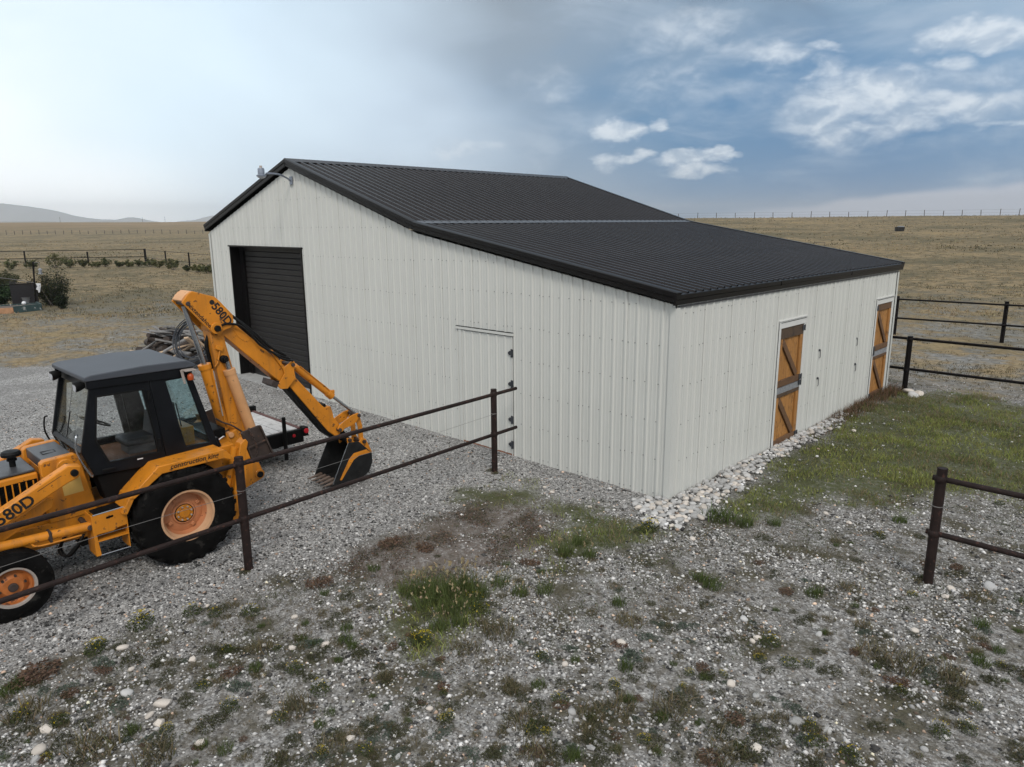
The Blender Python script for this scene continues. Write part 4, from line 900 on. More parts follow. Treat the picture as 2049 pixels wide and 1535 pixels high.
# rear frame and stabilisers
part('rear_frame', 'orange', lambda m: (m.px([(-5.56, .45), (-5.56, 1.36), (-5.30, 1.36), (-5.26, .45)], XC-.60, XC-.40), m.px([(-5.56, .45), (-5.56, 1.36), (-5.30, 1.36), (-5.26, .45)], XC+.40, XC+.60), m.mm(XC-.4, XC+.4, -5.50, -5.30, .50, .72), m.mm(XC-.4, XC+.4, -5.50, -5.30, 1.1, 1.30)), bevel=.01)
for s in (1, -1):
    sg = part('stabilizer_leg', 'orange', lambda m: (m.px([(-5.46, .42), (-5.50, .52), (-5.30, 1.40), (-5.22, 1.46), (-5.18, 1.40), (-5.24, 1.2), (-5.22, 1.05), (-5.36, .42)], sxx(s, .64), sxx(s, .80))), bevel=.012)
    part('stabilizer_cylinder', 'orange', lambda m: m.tube([(sxx(s, .64), -5.52, .62), (sxx(s, .70), -5.34, 1.34)], .05, 14), sg, bevel=0, smooth=40)
    part('stabilizer_foot', 'orange', lambda m: m.px([(-5.52, .30), (-5.47, .50), (-5.36, .52), (-5.34, .40), (-5.42, .27)], sxx(s, .62), sxx(s, .76)), sg, bevel=.01)
    # pad, folded up beside the tower
    tl, tr, br_, bl = [Vector(atx(*q, XC+.74)) for q in ((482, 866), (518, 851), (543, 905), (506, 925))]
    if s < 0:
        for q in (tl, tr, br_, bl): q.x = 2*XC-q.x
    nrm = (tr-tl).cross(bl-tl).normalized()
    if nrm.x*s < 0: nrm = -nrm
    pad = part('stabilizer_pad', 'steel_rust', lambda m: m.prism([tl, tr, br_, bl], -nrm*.025), sg, bevel=.004)
    mid = lambda a, b2, t: a+(b2-a)*t
    def flanges(m):
        for (a, b2, wd) in ((tl, bl, .05), (tr, br_, .05), (mid(tl, bl, .52), mid(tr, br_, .52), .035)):
            d = (b2-a).normalized(); e = nrm.cross(d)*.012
            m.prism([a-e, b2-e, b2+e, a+e], nrm*wd)
    part('pad_flange', 'steel_rust', flanges, pad, bevel=.003)
    if s > 0:
        def chain(m):
            path = bez([tl+nrm*.05+(tr-tl)*.35+Vector((0, 0, .03)), mid(tl, bl, .3)+(tr-tl)*.42+nrm*.06, mid(tl, bl, .62)+(tr-tl)*.36+nrm*.06, bl+(br_-bl)*.15+nrm*.055], 5)
            for i in range(len(path)-1):
                c = (path[i]+path[i+1])/2; d = (path[i+1]-path[i]).normalized(); e = (nrm if i % 2 else nrm.cross(d)).normalized()
                m.tube([c+d*.028*math.cos(a)+e*.017*math.sin(a) for a in [k*math.pi/4 for k in range(9)]], .006, 5, cap=False)
        part('chain', 'steel_rust', chain, sg, bevel=0)
XC_MID = XC; XC = -4.63        # the boom stands a little off the centre line on its slide
# swing tower and boom
BX0, BX1 = XC-.13, XC+.13; XN = XC+.15
def poly(X, *pts): return [yz(a, b2, X) for a, b2 in pts]
tw = part('swing_tower', 'orange', lambda m: (m.px(poly(XN, (488, 906), (512, 915), (520, 930), (527, 945), (522, 958), (492, 976), (470, 985), (462, 930)), XC-.17, XC+.17)), bevel=.012)
part('swing_frame', 'orange', lambda m: m.px([(-5.34, .40), (-5.34, 1.36), (-5.18, 1.40), (-5.02, .95), (-5.0, .40)], XC-.26, XC+.26), bevel=.015); part('slide_frame', 'orange', lambda m: (m.mm(XC_MID-.75, XC_MID+.62, -5.36, -5.28, .42, .60), m.mm(XC_MID-.75, XC_MID+.62, -5.36, -5.28, 1.12, 1.28)), bevel=.008)
part('swing_pin', 'rubber', lambda m: m.cyl((XC-.21, *yz(518, 948, XN)), (XC+.21, *yz(518, 948, XN)), .05, 18), tw)
part('pin_collar', 'orange', lambda m: m.cyl((XC-.19, *yz(518, 948, XN)), (XC+.19, *yz(518, 948, XN)), .078, 22), tw)
part('boom_base', 'orange', lambda m: m.px(poly(XN, (442, 880), (449, 872), (470, 856), (488, 868), (500, 880), (500, 915), (476, 925), (462, 894), (446, 890)), XC-.20, XC+.20), bevel=.012)
part('boom_pin', 'orange_pale', lambda m: m.cyl((XC-.225, *yz(459, 869, XN)), (XC+.225, *yz(459, 869, XN)), .042, 18))
boom = part('boom', 'orange', lambda m: m.px(poly(XC+.13, (420, 664), (445, 655), (453, 690), (473, 760), (497, 862), (462, 872), (446, 790), (434, 742), (426, 700)), XC-.13, XC+.13), bevel=.014)
part('boom_bracket', 'orange', lambda m: (m.px(poly(XC+.16, (433, 690), (446, 694), (445, 703), (432, 699)), XC+.13, XC+.17), m.tube([(XC+.15, *yz(440, 700, XC+.15)), (XC+.15, *yz(436, 726, XC+.15)), (XC+.15, *yz(430, 734, XC+.15))], .012, 6)), boom, bevel=.004)
part('boom_stop_pin', 'rubber', lambda m: (m.cyl((XC+.10, *yz(449, 719, XC+.17)), (XC+.20, *yz(449, 719, XC+.17)), .058, 18), m.cyl((XC+.18, *yz(451, 719, XC+.2)), (XC+.245, *yz(451, 719, XC+.2)), .036, 14)), boom)
# dipper cylinder (rod up) and boom cylinder
cx1 = XC+.02
def cylr(name, a, b2, ra, rc, X, mat='orange', seg=22, parent=None):
    """barrel from a to b2 (photo points in the plane X)"""
    return part(name, mat, lambda m: m.tube([(X, *yz(*a, X)), (X, *yz(*b2, X))], ra, seg), parent, bevel=0, smooth=40)
dc = cylr('dipper_cylinder', (410, 733), (449, 858), .082, 0, XC+.06)
part('cylinder_rod', 'chrome', lambda m: m.tube([(XC+.06, *yz(368, 612, XC+.06)), (XC+.06, *yz(410, 733, XC+.06))], .037, 16), dc, bevel=0, smooth=40)
part('cylinder_gland', 'orange', lambda m: m.tube([(XC+.06, *yz(408.5, 729, XC+.06)), (XC+.06, *yz(411, 738, XC+.06))], .092, 22), dc, bevel=0, smooth=40)
part('hydraulic_tube', 'orange', lambda m: m.tube(bez([(XC+.15, *yz(425, 738, XC+.15)), (XC+.15, *yz(428, 760, XC+.15)), (XC+.15, *yz(452, 850, XC+.15))], 5), .014, 6), dc, bevel=0, smooth=40)
bc = cylr('boom_cylinder', (459, 742), (505, 866), .080, 0, XC+.17, 'orange_pale')
part('cylinder_gland', 'orange_pale', lambda m: m.tube([(XC+.17, *yz(458, 739, XC+.17)), (XC+.17, *yz(461, 748, XC+.17))], .088, 22), bc, bevel=0, smooth=40)
part('cylinder_rod', 'chrome', lambda m: m.tube([(XC+.17, *yz(452, 720, XC+.17)), (XC+.17, *yz(459, 742, XC+.17))], .036, 14), bc, bevel=0, smooth=40)
part('spring_hose', 'rim_grey', lambda m: m.tube([(XC+.16, *yz(427, 742, XC+.16)), (XC+.16, *yz(438, 795, XC+.16)), (XC+.16, *yz(446, 832, XC+.16))], .010, 6), bc, bevel=0)
# dipper head: two lettered plates with a wrapped nose
HX = .19
head = poly(XC+HX, (364, 606), (376, 588), (384, 583), (430, 594), (440, 603), (466, 630), (468, 644), (462, 656), (448, 662), (440, 672), (430, 671), (420, 662))
dh = part('dipper_head', 'orange', lambda m: (m.px(head, XC+HX-.035, XC+HX), m.px(head, XC-HX, XC-HX+.035)), bevel=.008)
part('head_web', 'orange', lambda m: m.px(poly(XC+.0, (398, 602), (430, 610), (452, 640), (436, 655), (400, 625)), XC-HX+.036, XC+HX-.036), dh)
part('nose_wrap', 'orange_pale', lambda m: m.px(poly(XC+HX, (364, 602), (370, 592), (381, 583), (386, 583), (377, 590), (369, 606)), XC-HX+.036, XC+HX-.036), dh, bevel=.006)  # skylight on the upward face painted in with the paler orange
part('top_plate', 'orange', lambda m: m.px(poly(XC+HX, (386, 583), (430, 594), (442, 604), (466, 630), (464, 633), (440, 609), (428, 598), (385, 587)), XC-HX+.036, XC+HX-.036), dh, bevel=.003)
part('head_pin', 'steel_rust', lambda m: m.cyl((XC-HX-.02, *yz(376, 608, XC+HX)), (XC+HX+.015, *yz(376, 608, XC+HX)), .032, 16), dh)
part('knee_boss', 'orange', lambda m: m.cyl((XC-HX-.03, *yz(432, 657, XC+HX)), (XC+HX+.03, *yz(432, 657, XC+HX)), .082, 26), dh)
part('knee_pin', 'rubber', lambda m: m.cyl((XC-HX-.05, *yz(433, 657, XC+HX)), (XC+HX+.06, *yz(433, 657, XC+HX)), .046, 20), dh)
def on_plane(px_, py_, X): return atx(px_, py_, X)
dvec = Vector(atx(452, 645, XC+HX))-Vector(atx(422, 610, XC+HX))
text_obj('lettering', '580D', .165, 'decal_black', on_plane(444, 629, XC+HX+.0015), dvec, (0, -dvec.z, dvec.y), dh, bold=.004)
d2 = Vector(atx(415, 646, XC+HX))-Vector(atx(385, 616, XC+HX))
text_obj('lettering', 'extendahoe', .088, 'decal_black', on_plane(401, 633, XC+HX+.0015), d2, (0, -d2.z, d2.y), dh, bold=.0012, spacing=1.02)
q = yz(424, 605, XC+HX)
part('round_emblem', 'decal_black', lambda m: m.cyl((XC+HX, *q), (XC+HX+.0015, *q), .036, 20), dh, bevel=0)
# dipper: outer box, bracket, inner stick
dip = part('dipper', 'orange', lambda m: m.px(poly(XC+.125, (438, 664), (446, 650), (466, 645), (566, 729), (572, 745), (560, 764), (548, 755)), XC-.125, XC+.125), bevel=.012)
part('dipper_weld_plate', 'orange', lambda m: m.px(poly(XC+.127, (466, 660), (500, 676), (498, 682), (490, 684), (478, 676)), XC+.126, XC+.133), dip, bevel=.002)
part('dipper_bracket', 'orange', lambda m: (m.px(poly(XC+.165, (540, 701), (545, 700), (570, 735), (586, 721), (591, 726), (589, 742), (592, 757), (576, 778), (562, 779), (556, 772), (570, 748), (566, 738)), XC+.135, XC+.165), m.px(poly(XC+.165, (566, 738), (586, 721), (591, 726), (589, 742), (592, 757), (576, 778), (562, 779), (556, 772), (570, 748)), XC-.165, XC-.135)), dip, bevel=.006)
part('bracket_clamp', 'steel_rust', lambda m: m.px(poly(XC+.14, (545, 760), (558, 766), (553, 777), (542, 771)), XC-.16, XC+.16), dip)
part('bracket_pin', 'steel_rust', lambda m: m.cyl((XC-.19, *yz(586, 730, XC+.165)), (XC+.19, *yz(586, 730, XC+.165)), .03, 14), dip)
stk = part('dipper_stick', 'orange', lambda m: m.px(poly(XC+.10, (566, 757), (576, 744), (590, 754), (645, 812), (650, 815), (662, 813), (666, 826), (668, 836), (683, 853), (681, 868), (672, 874), (655, 862)), XC-.10, XC+.10), bevel=.01)
part('stick_notch', 'trailer_black', lambda m: m.px(poly(XC+.1, (646, 811), (651, 808), (653, 813), (648, 815)), XC-.1, XC+.1), stk, bevel=0)
part('stick_shade_strip', 'trailer_black', lambda m: m.px(poly(XC+.10, (566, 760), (657, 864), (672, 876), (668, 878), (652, 868), (560, 764)), XC-.098, XC+.098), stk, bevel=0)  # shade under the stick put in as a black strip
# bucket cylinder, links, bucket
bk = cylr('bucket_cylinder', (588, 733), (662, 791), .058, 0, XC, 'orange', 20)
part('cylinder_rod', 'chrome', lambda m: m.tube([(XC, *yz(661, 790, XC)), (XC, *yz(714, 830, XC))], .027, 14), bk, bevel=0, smooth=40)
part('cylinder_gland', 'orange', lambda m: (m.tube([(XC, *yz(655, 785.5, XC)), (XC, *yz(664, 793, XC))], .067, 20), m.box((XC+.03, *yz(663, 783, XC)), (.05, .06, .05))), bk, bevel=.003)
for s in (1, -1):
    X = XC+s*.15; XL_ = XC+.15
    part('guide_link', 'orange', lambda m: m.px(poly(XL_, (675, 858), (680, 850), (692, 840), (706, 830), (716, 826), (720, 832), (712, 845), (700, 853), (690, 857), (684, 864), (678, 864)), X-.012, X+.012), bevel=.004)
    part('bucket_link', 'orange', lambda m: m.px(poly(XL_-.04, (711, 836), (719, 833), (724, 850), (727, 878), (718, 880), (716, 855)), XC+s*.11-.012, XC+s*.11+.012), bevel=.004)
part('link_pin', 'steel_rust', lambda m: (m.cyl((XC-.19, *yz(717, 831, XC+.15)), (XC+.19, *yz(717, 831, XC+.15)), .03, 14), m.cyl((XC-.19, *yz(679, 860, XC+.15)), (XC+.19, *yz(679, 860, XC+.15)), .032, 14)))
BW = .30; XB_ = XC+BW
side = poly(XB_, (697, 886), (718.5, 884), (733, 896), (744, 906), (745.5, 924), (739, 943), (725, 956), (700, 964), (678, 971), (666, 970))
# settle the bucket's sole on the gravel
dzb = 0.0; side = [(y, max(z, .014)) for y, z in side]
bkt = part('bucket', 'bucket_steel', lambda m: None or m.px([side[0], side[1], side[2], side[3], side[4], side[5], side[6], side[7], side[8], side[9]], XB_-.014, XB_), bevel=.004)
part('bucket_side', 'bucket_steel', lambda m: m.px(side, XC-BW, XC-BW+.014), bkt, bevel=.004)
def shell(m):
    pts = side[1:]; n = len(pts)
    # offset inwards for thickness
    cy_ = sum(p_[0] for p_ in side)/len(side); cz_ = sum(p_[1] for p_ in side)/len(side)
    inn = [(y+(cy_-y)*.045, z+(cz_-z)*.045) for y, z in pts]
    for i in range(n-1): m.px([pts[i], pts[i+1], inn[i+1], inn[i]], XC-BW+.015, XC+BW-.015)
part('bucket_shell', 'bucket_steel', shell, bkt, bevel=0)
wear = [side[3], side[2]]
part('paint_band', 'orange', lambda m: m.px([(y, z+dzb) for y, z in poly(XB_, (680, 961), (699, 918), (708, 907), (733, 899), (742, 905), (720, 911), (708, 920), (702, 930), (684, 961))], XB_, XB_+.003), bkt, bevel=.001)
part('bucket_ear', 'orange', lambda m: [m.px([(y, z+dzb) for y, z in poly(XC+.13, (694, 877), (703, 876), (706, 882), (712, 882), (718, 884), (724, 876), (731, 878), (740, 896), (744, 905), (733, 898), (718, 888), (702, 888), (696, 893))], XC+s*.13-.014, XC+s*.13+.014) for s in (1, -1)], bkt, bevel=.004)
part('bucket_pin', 'steel_rust', lambda m: [m.cyl((XC-.18, yz(a, b2, XC+.13)[0], yz(a, b2, XC+.13)[1]+dzb), (XC+.18, yz(a, b2, XC+.13)[0], yz(a, b2, XC+.13)[1]+dzb), .032, 14) for a, b2 in ((698, 880), (727, 883))], bkt, bevel=.002)
part('stick_tip', 'trailer_black', lambda m: m.px(poly(XC+.09, (670, 862), (684, 856), (692, 866), (700, 876), (700, 884), (690, 884)), XC-.09, XC+.09), stk)
ylip, zlip = side[9]
part('side_cutter', 'chrome', lambda m: m.px([(side[0][0]-.006, side[0][1]), (side[0][0]+.004, side[0][1]), (ylip+.004, zlip), (ylip-.006, zlip)], XB_, XB_+.003), bkt, bevel=0)
for k in range(5):
    xx = XC-BW+.04+k*(2*BW-.08)/4
    part('tooth', 'tooth_steel', lambda m: m.prism([(xx-.032, ylip+.12, zlip+.045), (xx-.032, ylip+.12, zlip-.002), (xx-.018, ylip-.12, zlip-.012+.005), (xx-.018, ylip-.12, zlip+.004+.005)], (0, 0, 0)) if False else m.add([(xx-.034, ylip+.13, zlip+.05), (xx+.034, ylip+.13, zlip+.05), (xx+.034, ylip+.13, zlip+.0), (xx-.034, ylip+.13, zlip+.0), (xx-.016, ylip-.15, zlip+.008), (xx+.016, ylip-.15, zlip+.008), (xx+.018, ylip-.14, zlip-.008), (xx-.018, ylip-.14, zlip-.008)], [(0, 1, 2, 3), (4, 5, 6, 7), (0, 1, 5, 4), (1, 2, 6, 5), (2, 3, 7, 6), (3, 0, 4, 7)]), bkt, bevel=.006)
# hoses along the dipper
def H(*pts, X=.15): return bez([(XC+X, *yz(a, b2, XC+X)) for a, b2 in pts], 7)
part('hydraulic_hose', 'rubber', lambda m: m.tube(H((432, 670), (436, 660), (446, 650), (460, 648), (480, 652), (500, 668), (520, 690), (545, 705), (565, 718), (586, 722), X=.20), .017, 8), bevel=0, smooth=40)
part('hydraulic_hose', 'rubber', lambda m: m.tube(H((462, 630), (480, 646), (505, 668), (530, 692), (550, 708), (580, 718), X=.10), .018, 8), bevel=0, smooth=40)
part('hydraulic_hose', 'rubber', lambda m: m.tube(H((464, 632), (488, 650), (515, 672), (540, 694), (572, 712), X=.02), .022, 8), bevel=0, smooth=40)
part('hydraulic_hose', 'rubber', lambda m: m.tube(H((418, 668), (413, 690), (420, 720), (428, 744), X=.0), .03, 8), bevel=0, smooth=40)
part('safety_chain', 'steel_rust', lambda m: m.tube(H((432, 838), (445, 845), (465, 852), (488, 866), X=.2), .014, 6), bevel=0, smooth=40)
part('hydraulic_tube', 'orange', lambda m: m.tube(H((600, 733), (630, 757), (655, 777), (660, 784), X=.05), .01, 6), bevel=0, smooth=40)
part('valve_bank', 'trailer_black', lambda m: (m.mm(XC-.3, XC+.3, -5.50, -5.22, 1.36, 1.50),), bevel=.01)
part('grease_line', 'white_plain', lambda m: m.tube(bez([(XC+.62, -5.56, 1.30), (XC+.66, -5.52, 1.42), (XC+.64, -5.42, 1.47), (XC+.56, -5.36, 1.45)], 6), .008, 6), bevel=0, smooth=40)
# ------------------------------------------------------------------ flatbed trailer behind the backhoe
tx0, tx1, ty0, ty1, tzd = -8.05, -6.15, -5.0, -2.97, .66
tr = thing('flatbed_trailer', (-7.1, -4.0, 0), 'small black flatbed trailer with weathered plank deck behind the backhoe', 'trailer')
nb = 11; pwid = (ty1-ty0-.14)/nb
for k in range(nb):
    mb = MB(); y_ = ty0+.07+k*pwid; mb.mm(tx0+.06, tx1-.06, y_+.004, y_+pwid-.006, tzd-.035, tzd+random.uniform(-.004, .004)); mb.build('deck_plank', 'deck_wood', tr, bevel=.003)
mb = MB(); mb.mm(tx1-.05, tx1+.03, ty0, ty1+.0, tzd-.26, tzd-.01); mb.build('rear_beam', 'trailer_black', tr, bevel=.006)
mb = MB(); mb.mm(tx0, tx1-.05, ty1-.07, ty1, tzd-.16, tzd+.012); mb.build('side_rail', 'trailer_rust', tr, bevel=.005)
mb = MB(); mb.mm(tx0, tx1-.05, ty0, ty0+.07, tzd-.16, tzd+.012); mb.build('side_rail', 'trailer_rust', tr, bevel=.005)
mb = MB(); mb.mm(tx0-.08, tx0, ty0, ty1+.04, tzd-.10, tzd+.10); mb.build('headboard', 'trailer_black', tr, bevel=.006)
mb = MB(); mb.mm(tx0+.42, tx0+.50, ty0+.2, ty1-.45, tzd+.03, tzd+.09); mb.mm(tx0+.18, tx0+.24, ty0+.2, ty1-.5, tzd+.03, tzd+.07); mb.build('tie_bar', 'trailer_black', tr, bevel=.004)
mb = MB(); mb.box((tx1+.0, ty1+.03, tzd-.06), (.16, .10, .17)); mb.build('lamp_box', 'trailer_black', tr, bevel=.006)
mb = MB(); mb.cyl((tx1+.08, ty1+.03, tzd-.04), (tx1+.10, ty1+.03, tzd-.04), .048, 20); mb.build('tail_lamp', 'red_lens', tr, bevel=.004)
mb = MB(); mb.cyl((tx1+.03, ty1-.20, tzd-.10), (tx1+.045, ty1-.20, tzd-.10), .032, 16); mb.build('marker_lamp', 'red_lens', tr, bevel=.004)
mb = MB(); mb.cyl((tx1+.065, ty1-.40, tzd-.52), (tx1+.065, ty1-.40, tzd+.30), .036, 14); mb.build('stake', 'trailer_black', tr, bevel=.003)
mb = MB(); mb.mm(tx0, tx1, ty0+.4, ty0+.5, tzd-.28, tzd-.04); mb.mm(tx0, tx1, ty1-.6, ty1-.5, tzd-.28, tzd-.04); mb.cyl((tx0+.75, ty0+.1, .30), (tx0+.75, ty1-.2, .30), .04, 10); mb.mm(tx0+.70, tx0+.80, ty0+.4, ty0+.5, .28, tzd-.1); mb.mm(tx0+.70, tx0+.80, ty1-.6, ty1-.5, .28, tzd-.1)
mb.tube([(tx0, (ty0+ty1)/2, .50), (tx0-1.2, (ty0+ty1)/2, .46)], .05, 8); mb.mm(tx0-1.06, tx0-1.0, (ty0+ty1)/2-.03, (ty0+ty1)/2+.03, 0, .46); mb.build('chassis', 'trailer_black', tr)
for y_ in (ty0+.22, ty1-.32):
    mb = MB(); mb.lathe_x([(.15, -.08), (.29, -.09), (.30, 0), (.29, .09), (.15, .08)], (0, 0, 0), 28)
    mb.v = [(tx0+.75+b_, y_+a, .30+c_) for a, b_, c_ in mb.v]; w_ = mb.build('wheel', 'tyre', tr, smooth=40)
    mb = MB(); mb.cyl((tx0+.75, y_-.05, .30), (tx0+.75, y_+.06, .30), .16, 20); mb.build('rim', 'rim_grey', w_, bevel=.01)

# ------------------------------------------------------------------ pipe fences
def pipe(parent, name, a, b, r, mat, sag=0):
    mb = MB(); n = 9; pts = []
    for i in range(n):
        t_ = i/(n-1); q = Vector(a).lerp(Vector(b), t_); q.z -= sag*4*t_*(1-t_); q.x += random.uniform(-.004, .004); pts.append(q)
    mb.tube(pts, r, 10); return mb.build(name, mat, parent, smooth=50)
def fence(name, label, posts, zs, ends, r=.032, rp=.055, mat='pipe_rust', hp=1.52, wires=(), group=None):
    f = thing(name, (posts[0][0], posts[0][1], 0), label, 'fence', group)
    for (x_, y_) in posts:
        g = tz(x_, y_); mb = MB(); lean = random.uniform(-.012, .012)
        mb.tube([(x_, y_, g-.25), (x_+lean*.5, y_, g+hp*.5), (x_+lean, y_, g+hp)], rp, 14, cap=False); mb.tube([(x_+lean, y_, g+hp-.004), (x_+lean, y_, g+hp)], rp-.006, 14)
        mb.build('post', mat, f, smooth=50)
    for z_ in zs:
        (ax, ay), (bx, by) = ends; pipe(f, 'rail', (ax, ay, tz(ax, ay)+z_), (bx, by, tz(bx, by)+z_), r, mat, .0)
    for (x_, y_) in posts:
        for z_ in zs:
            mb = MB(); mb.lathe_z([(rp-.004, -r*1.5), (rp+.009, -r*.9), (rp+.012, 0), (rp+.009, r*.9), (rp-.004, r*1.5)], (x_, y_, z_+tz(x_, y_)), 12); mb.build('weld_collar', mat, f, smooth=60)
    for z_ in wires:
        mb = MB(); (ax, ay), (bx, by) = posts[0], posts[-1]; pts = []
        for i in range(25):
            t_ = i/24; pts.append((ax+(bx-ax)*t_+rp*.9, ay+(by-ay)*t_, z_+tz(ax, ay)-.02*math.sin(t_*math.pi*3)**2))
        mb.tube(pts, .0028, 5); mb.build('wire', 'wire', f)
        for (x_, y_) in posts:
            mb = MB(); mb.lathe_z([(rp+.001, -.006), (rp+.006, -.003), (rp+.006, .003), (rp+.001, .006)], (x_, y_, z_+tz(x_, y_)), 14); mb.build('wire_tie', 'wire', f)
    return f
A = gz(498, 1140); B = gz(990, 944); dAB = (B-A); step = np.linalg.norm(dAB); dAB = dAB/step
Pm = A-dAB*step; e1_ = B+dAB*.62; e0_ = A-dAB*(step+.6)
# the rails ride on the machine side of the posts in the photograph's line
fence('pipe_fence', 'dark two-rail pipe fence running in front of the orange backhoe to the barn wall', [(Pm[0], Pm[1]), (A[0], A[1]), (B[0], B[1])], (1.455, .715), ((e0_[0], e0_[1]), (e1_[0], e1_[1])), .031, .055, 'pipe_rust', 1.54, (1.10,))
Rr = gz(1856, 1166)
fence('pipe_fence', 'rusty two-rail pipe fence ending in open gravel opposite the near wooden door', [(Rr[0], Rr[1]), (Rr[0]+4.6, Rr[1]-.1)], (1.36, .66), ((Rr[0]-.09, Rr[1]+.02), (Rr[0]+5.0, Rr[1]-.1)), .034, .058, 'pipe_rust', 1.50, (1.02,))
R2 = gz(1809, 783)
fence('pipe_fence', 'black two-rail pipe fence joined to the barn corner by the far wooden door', [(R2[0], R2[1]), (R2[0]+4.9, R2[1]+.05)], (1.38, .575), ((-.16, 11.06), (R2[0]+5.3, R2[1]+.05)), .036, .065, 'pipe_black', 1.47)
R3 = gz(2004, 686)
f3 = fence('pipe_fence', 'black two-rail pipe fence with gate post out in the dry pasture', [(-2.92, 21.25), (R3[0], R3[1]), (R3[0]+3.7, R3[1]+.2)], (1.40, .66), ((-2.95, 21.25), (R3[0]+4.2, R3[1]+.2)), .034, .07, 'pipe_black', 1.52)
g3 = tz(-3.2, 21.3); mb = MB(); mb.cyl((-3.2, 21.3, g3-.2), (-3.2, 21.3, g3+1.32), .04, 10); mb.mm(-3.2, -2.9, 21.24, 21.32, g3+1.14, g3+1.24); mb.mm(-3.2, -2.9, 21.24, 21.32, g3+.22, g3+.32); mb.build('gate_stile', 'pipe_black', f3)
# garden and yard fence far off
PL = [gz(-74, 530), gz(52, 530), gz(178, 532), gz(291, 523)]; PL2 = [gz(333, 530), gz(380, 535), gz(436, 541)]
fl_ = fence('pipe_fence', 'thin brown pipe fence across the pasture behind the garden', [(q[0], q[1]) for q in PL[:4]], (1.55, .62), ((PL[0][0], PL[0][1]), (PL[3][0], PL[3][1])), .042, .085, 'pipe_black', 1.62)
fence('pipe_fence', 'thin wire fence running from the pasture corner to behind the barn', [(PL[3][0]-.5, PL[3][1]+.3)]+[(q[0], q[1]) for q in PL2], (1.5, .5), ((PL[3][0], PL[3][1]), (PL2[-1][0], PL2[-1][1])), .024, .08, 'pipe_black', 1.62)
# straight rails cannot follow a bend: the second run is one straight line by construction of its posts

# ------------------------------------------------------------------ fence lines and small far things
def far_line(name, label, px0, px1, n, D, h, r):
    f = None
    for i in range(n):
        x_ = px0+(px1-px0)*i/(n-1); d = ray(x_, 440); k = D(x_)/math.hypot(d[0], d[1]); q = CAM+d*k; g = tz(q[0], q[1])
        if f is None: f = thing(name, (q[0], q[1], g), label, 'fence')
        mb = MB(); hh = h*random.uniform(.85, 1.1); ln = random.uniform(-.12, .12)
        mb.tube([(q[0], q[1], g-.4), (q[0]+ln, q[1], g+hh)], r, 6); mb.build('post', 'post_wood', f)
        if i:
            for z_ in (.45, .95):
                mb = MB(); mb.tube([(prev[0], prev[1], prev[2]+z_*h), (q[0], q[1], g+z_*h)], .012, 4); mb.build('wire', 'wire', f)
        prev = (q[0], q[1], g)
    return f
far_line('wire_fence', 'post and wire fence along the skyline of the dry ridge', 1320, 2075, 21, lambda x: 222, 1.5, .085)
far_line('wire_fence', 'distant post and wire fence crossing the plain left of the barn', -8, 420, 27, lambda x: 330+(x-200)*-.15, 1.55, .11)
for x_, w_ in ((120, 0), (285, 0), (330, 0)):
    d = ray(x_, 440); k = 820/math.hypot(d[0], d[1]); q = CAM+d*k; g = tz(q[0], q[1])
    up_ = thing('utility_pole', (q[0], q[1], g), 'lone utility pole on the far skyline', 'pole', 'utility poles on the far skyline'); mb = MB(); mb.tube([(q[0], q[1], g-.5), (q[0], q[1], g+5)], [.16, .11], 8); mb.build('pole', 'post_wood', up_); mb = MB(); mb.box((q[0], q[1], g+4.6), (1.6, .12, .12)); mb.build('crossarm', 'post_wood', up_)
d = ray(1800, 458); 
def hit(x_, y_):
    d = ray(x_, y_); h = math.hypot(d[0], d[1]); best = None
    for D in np.arange(20, 400, .5):
        q = CAM+d*(D/h)
        if q[2] < tz(q[0], q[1]): return q
    return CAM+d*(200/h)
q = hit(1800, 463); g = tz(q[0], q[1]); sc_ = np.linalg.norm(q-CAM)/F_PX
tk = thing('stock_tank', (q[0], q[1], g), 'black flared stock tank standing on the dry hillside', 'tank'); Rz = Matrix.Rotation(-YAW, 3, 'Z'); 
def rot(p_): v_ = Rz @ Vector(p_); return (v_.x+q[0], v_.y+q[1], v_.z+g)
w2 = 7*sc_; h2 = 7.5*sc_
mb = MB(); mb.add([rot(p_) for p_ in ((-w2*.98, -w2*.5, 0), (w2*.8, -w2*.5, 0), (w2*.8, w2*.5, 0), (-w2*.98, w2*.5, 0), (-w2, -w2*.6, h2), (w2, -w2*.6, h2), (w2, w2*.6, h2), (-w2, w2*.6, h2))], [(0, 1, 2, 3), (4, 5, 6, 7), (0, 1, 5, 4), (1, 2, 6, 5), (2, 3, 7, 6), (3, 0, 4, 7)]); mb.build('tank', 'plastic_black', tk, bevel=.05)
mb = MB(); mb.add([rot(p_) for p_ in ((-w2*.5, -w2*.3, h2), (w2*.8, -w2*.3, h2), (w2*.8, w2*.3, h2), (-w2*.5, w2*.3, h2), (-w2*.5, -w2*.3, h2*1.2), (w2*.8, -w2*.3, h2*1.2), (w2*.8, w2*.3, h2*1.2), (-w2*.5, w2*.3, h2*1.2))], [(0, 1, 2, 3), (4, 5, 6, 7), (0, 1, 5, 4), (1, 2, 6, 5), (2, 3, 7, 6), (3, 0, 4, 7)]); mb.build('float_cover', 'galv', tk)
q = hit(1638, 505); g = tz(q[0], q[1]); sc_ = np.linalg.norm(q-CAM)/F_PX
gt = thing('target_stand', (q[0], q[1], g), 'small pipe goal frame with white plate in the pasture beyond the roof', 'stand')
mb = MB(); mb.tube([rot((-10*sc_, 0, -.3)), rot((-10*sc_, 0, 17*sc_)), rot((10*sc_, 0, 17*sc_)), rot((10*sc_, 0, -.3))], .045, 6); mb.build('frame', 'post_wood', gt)
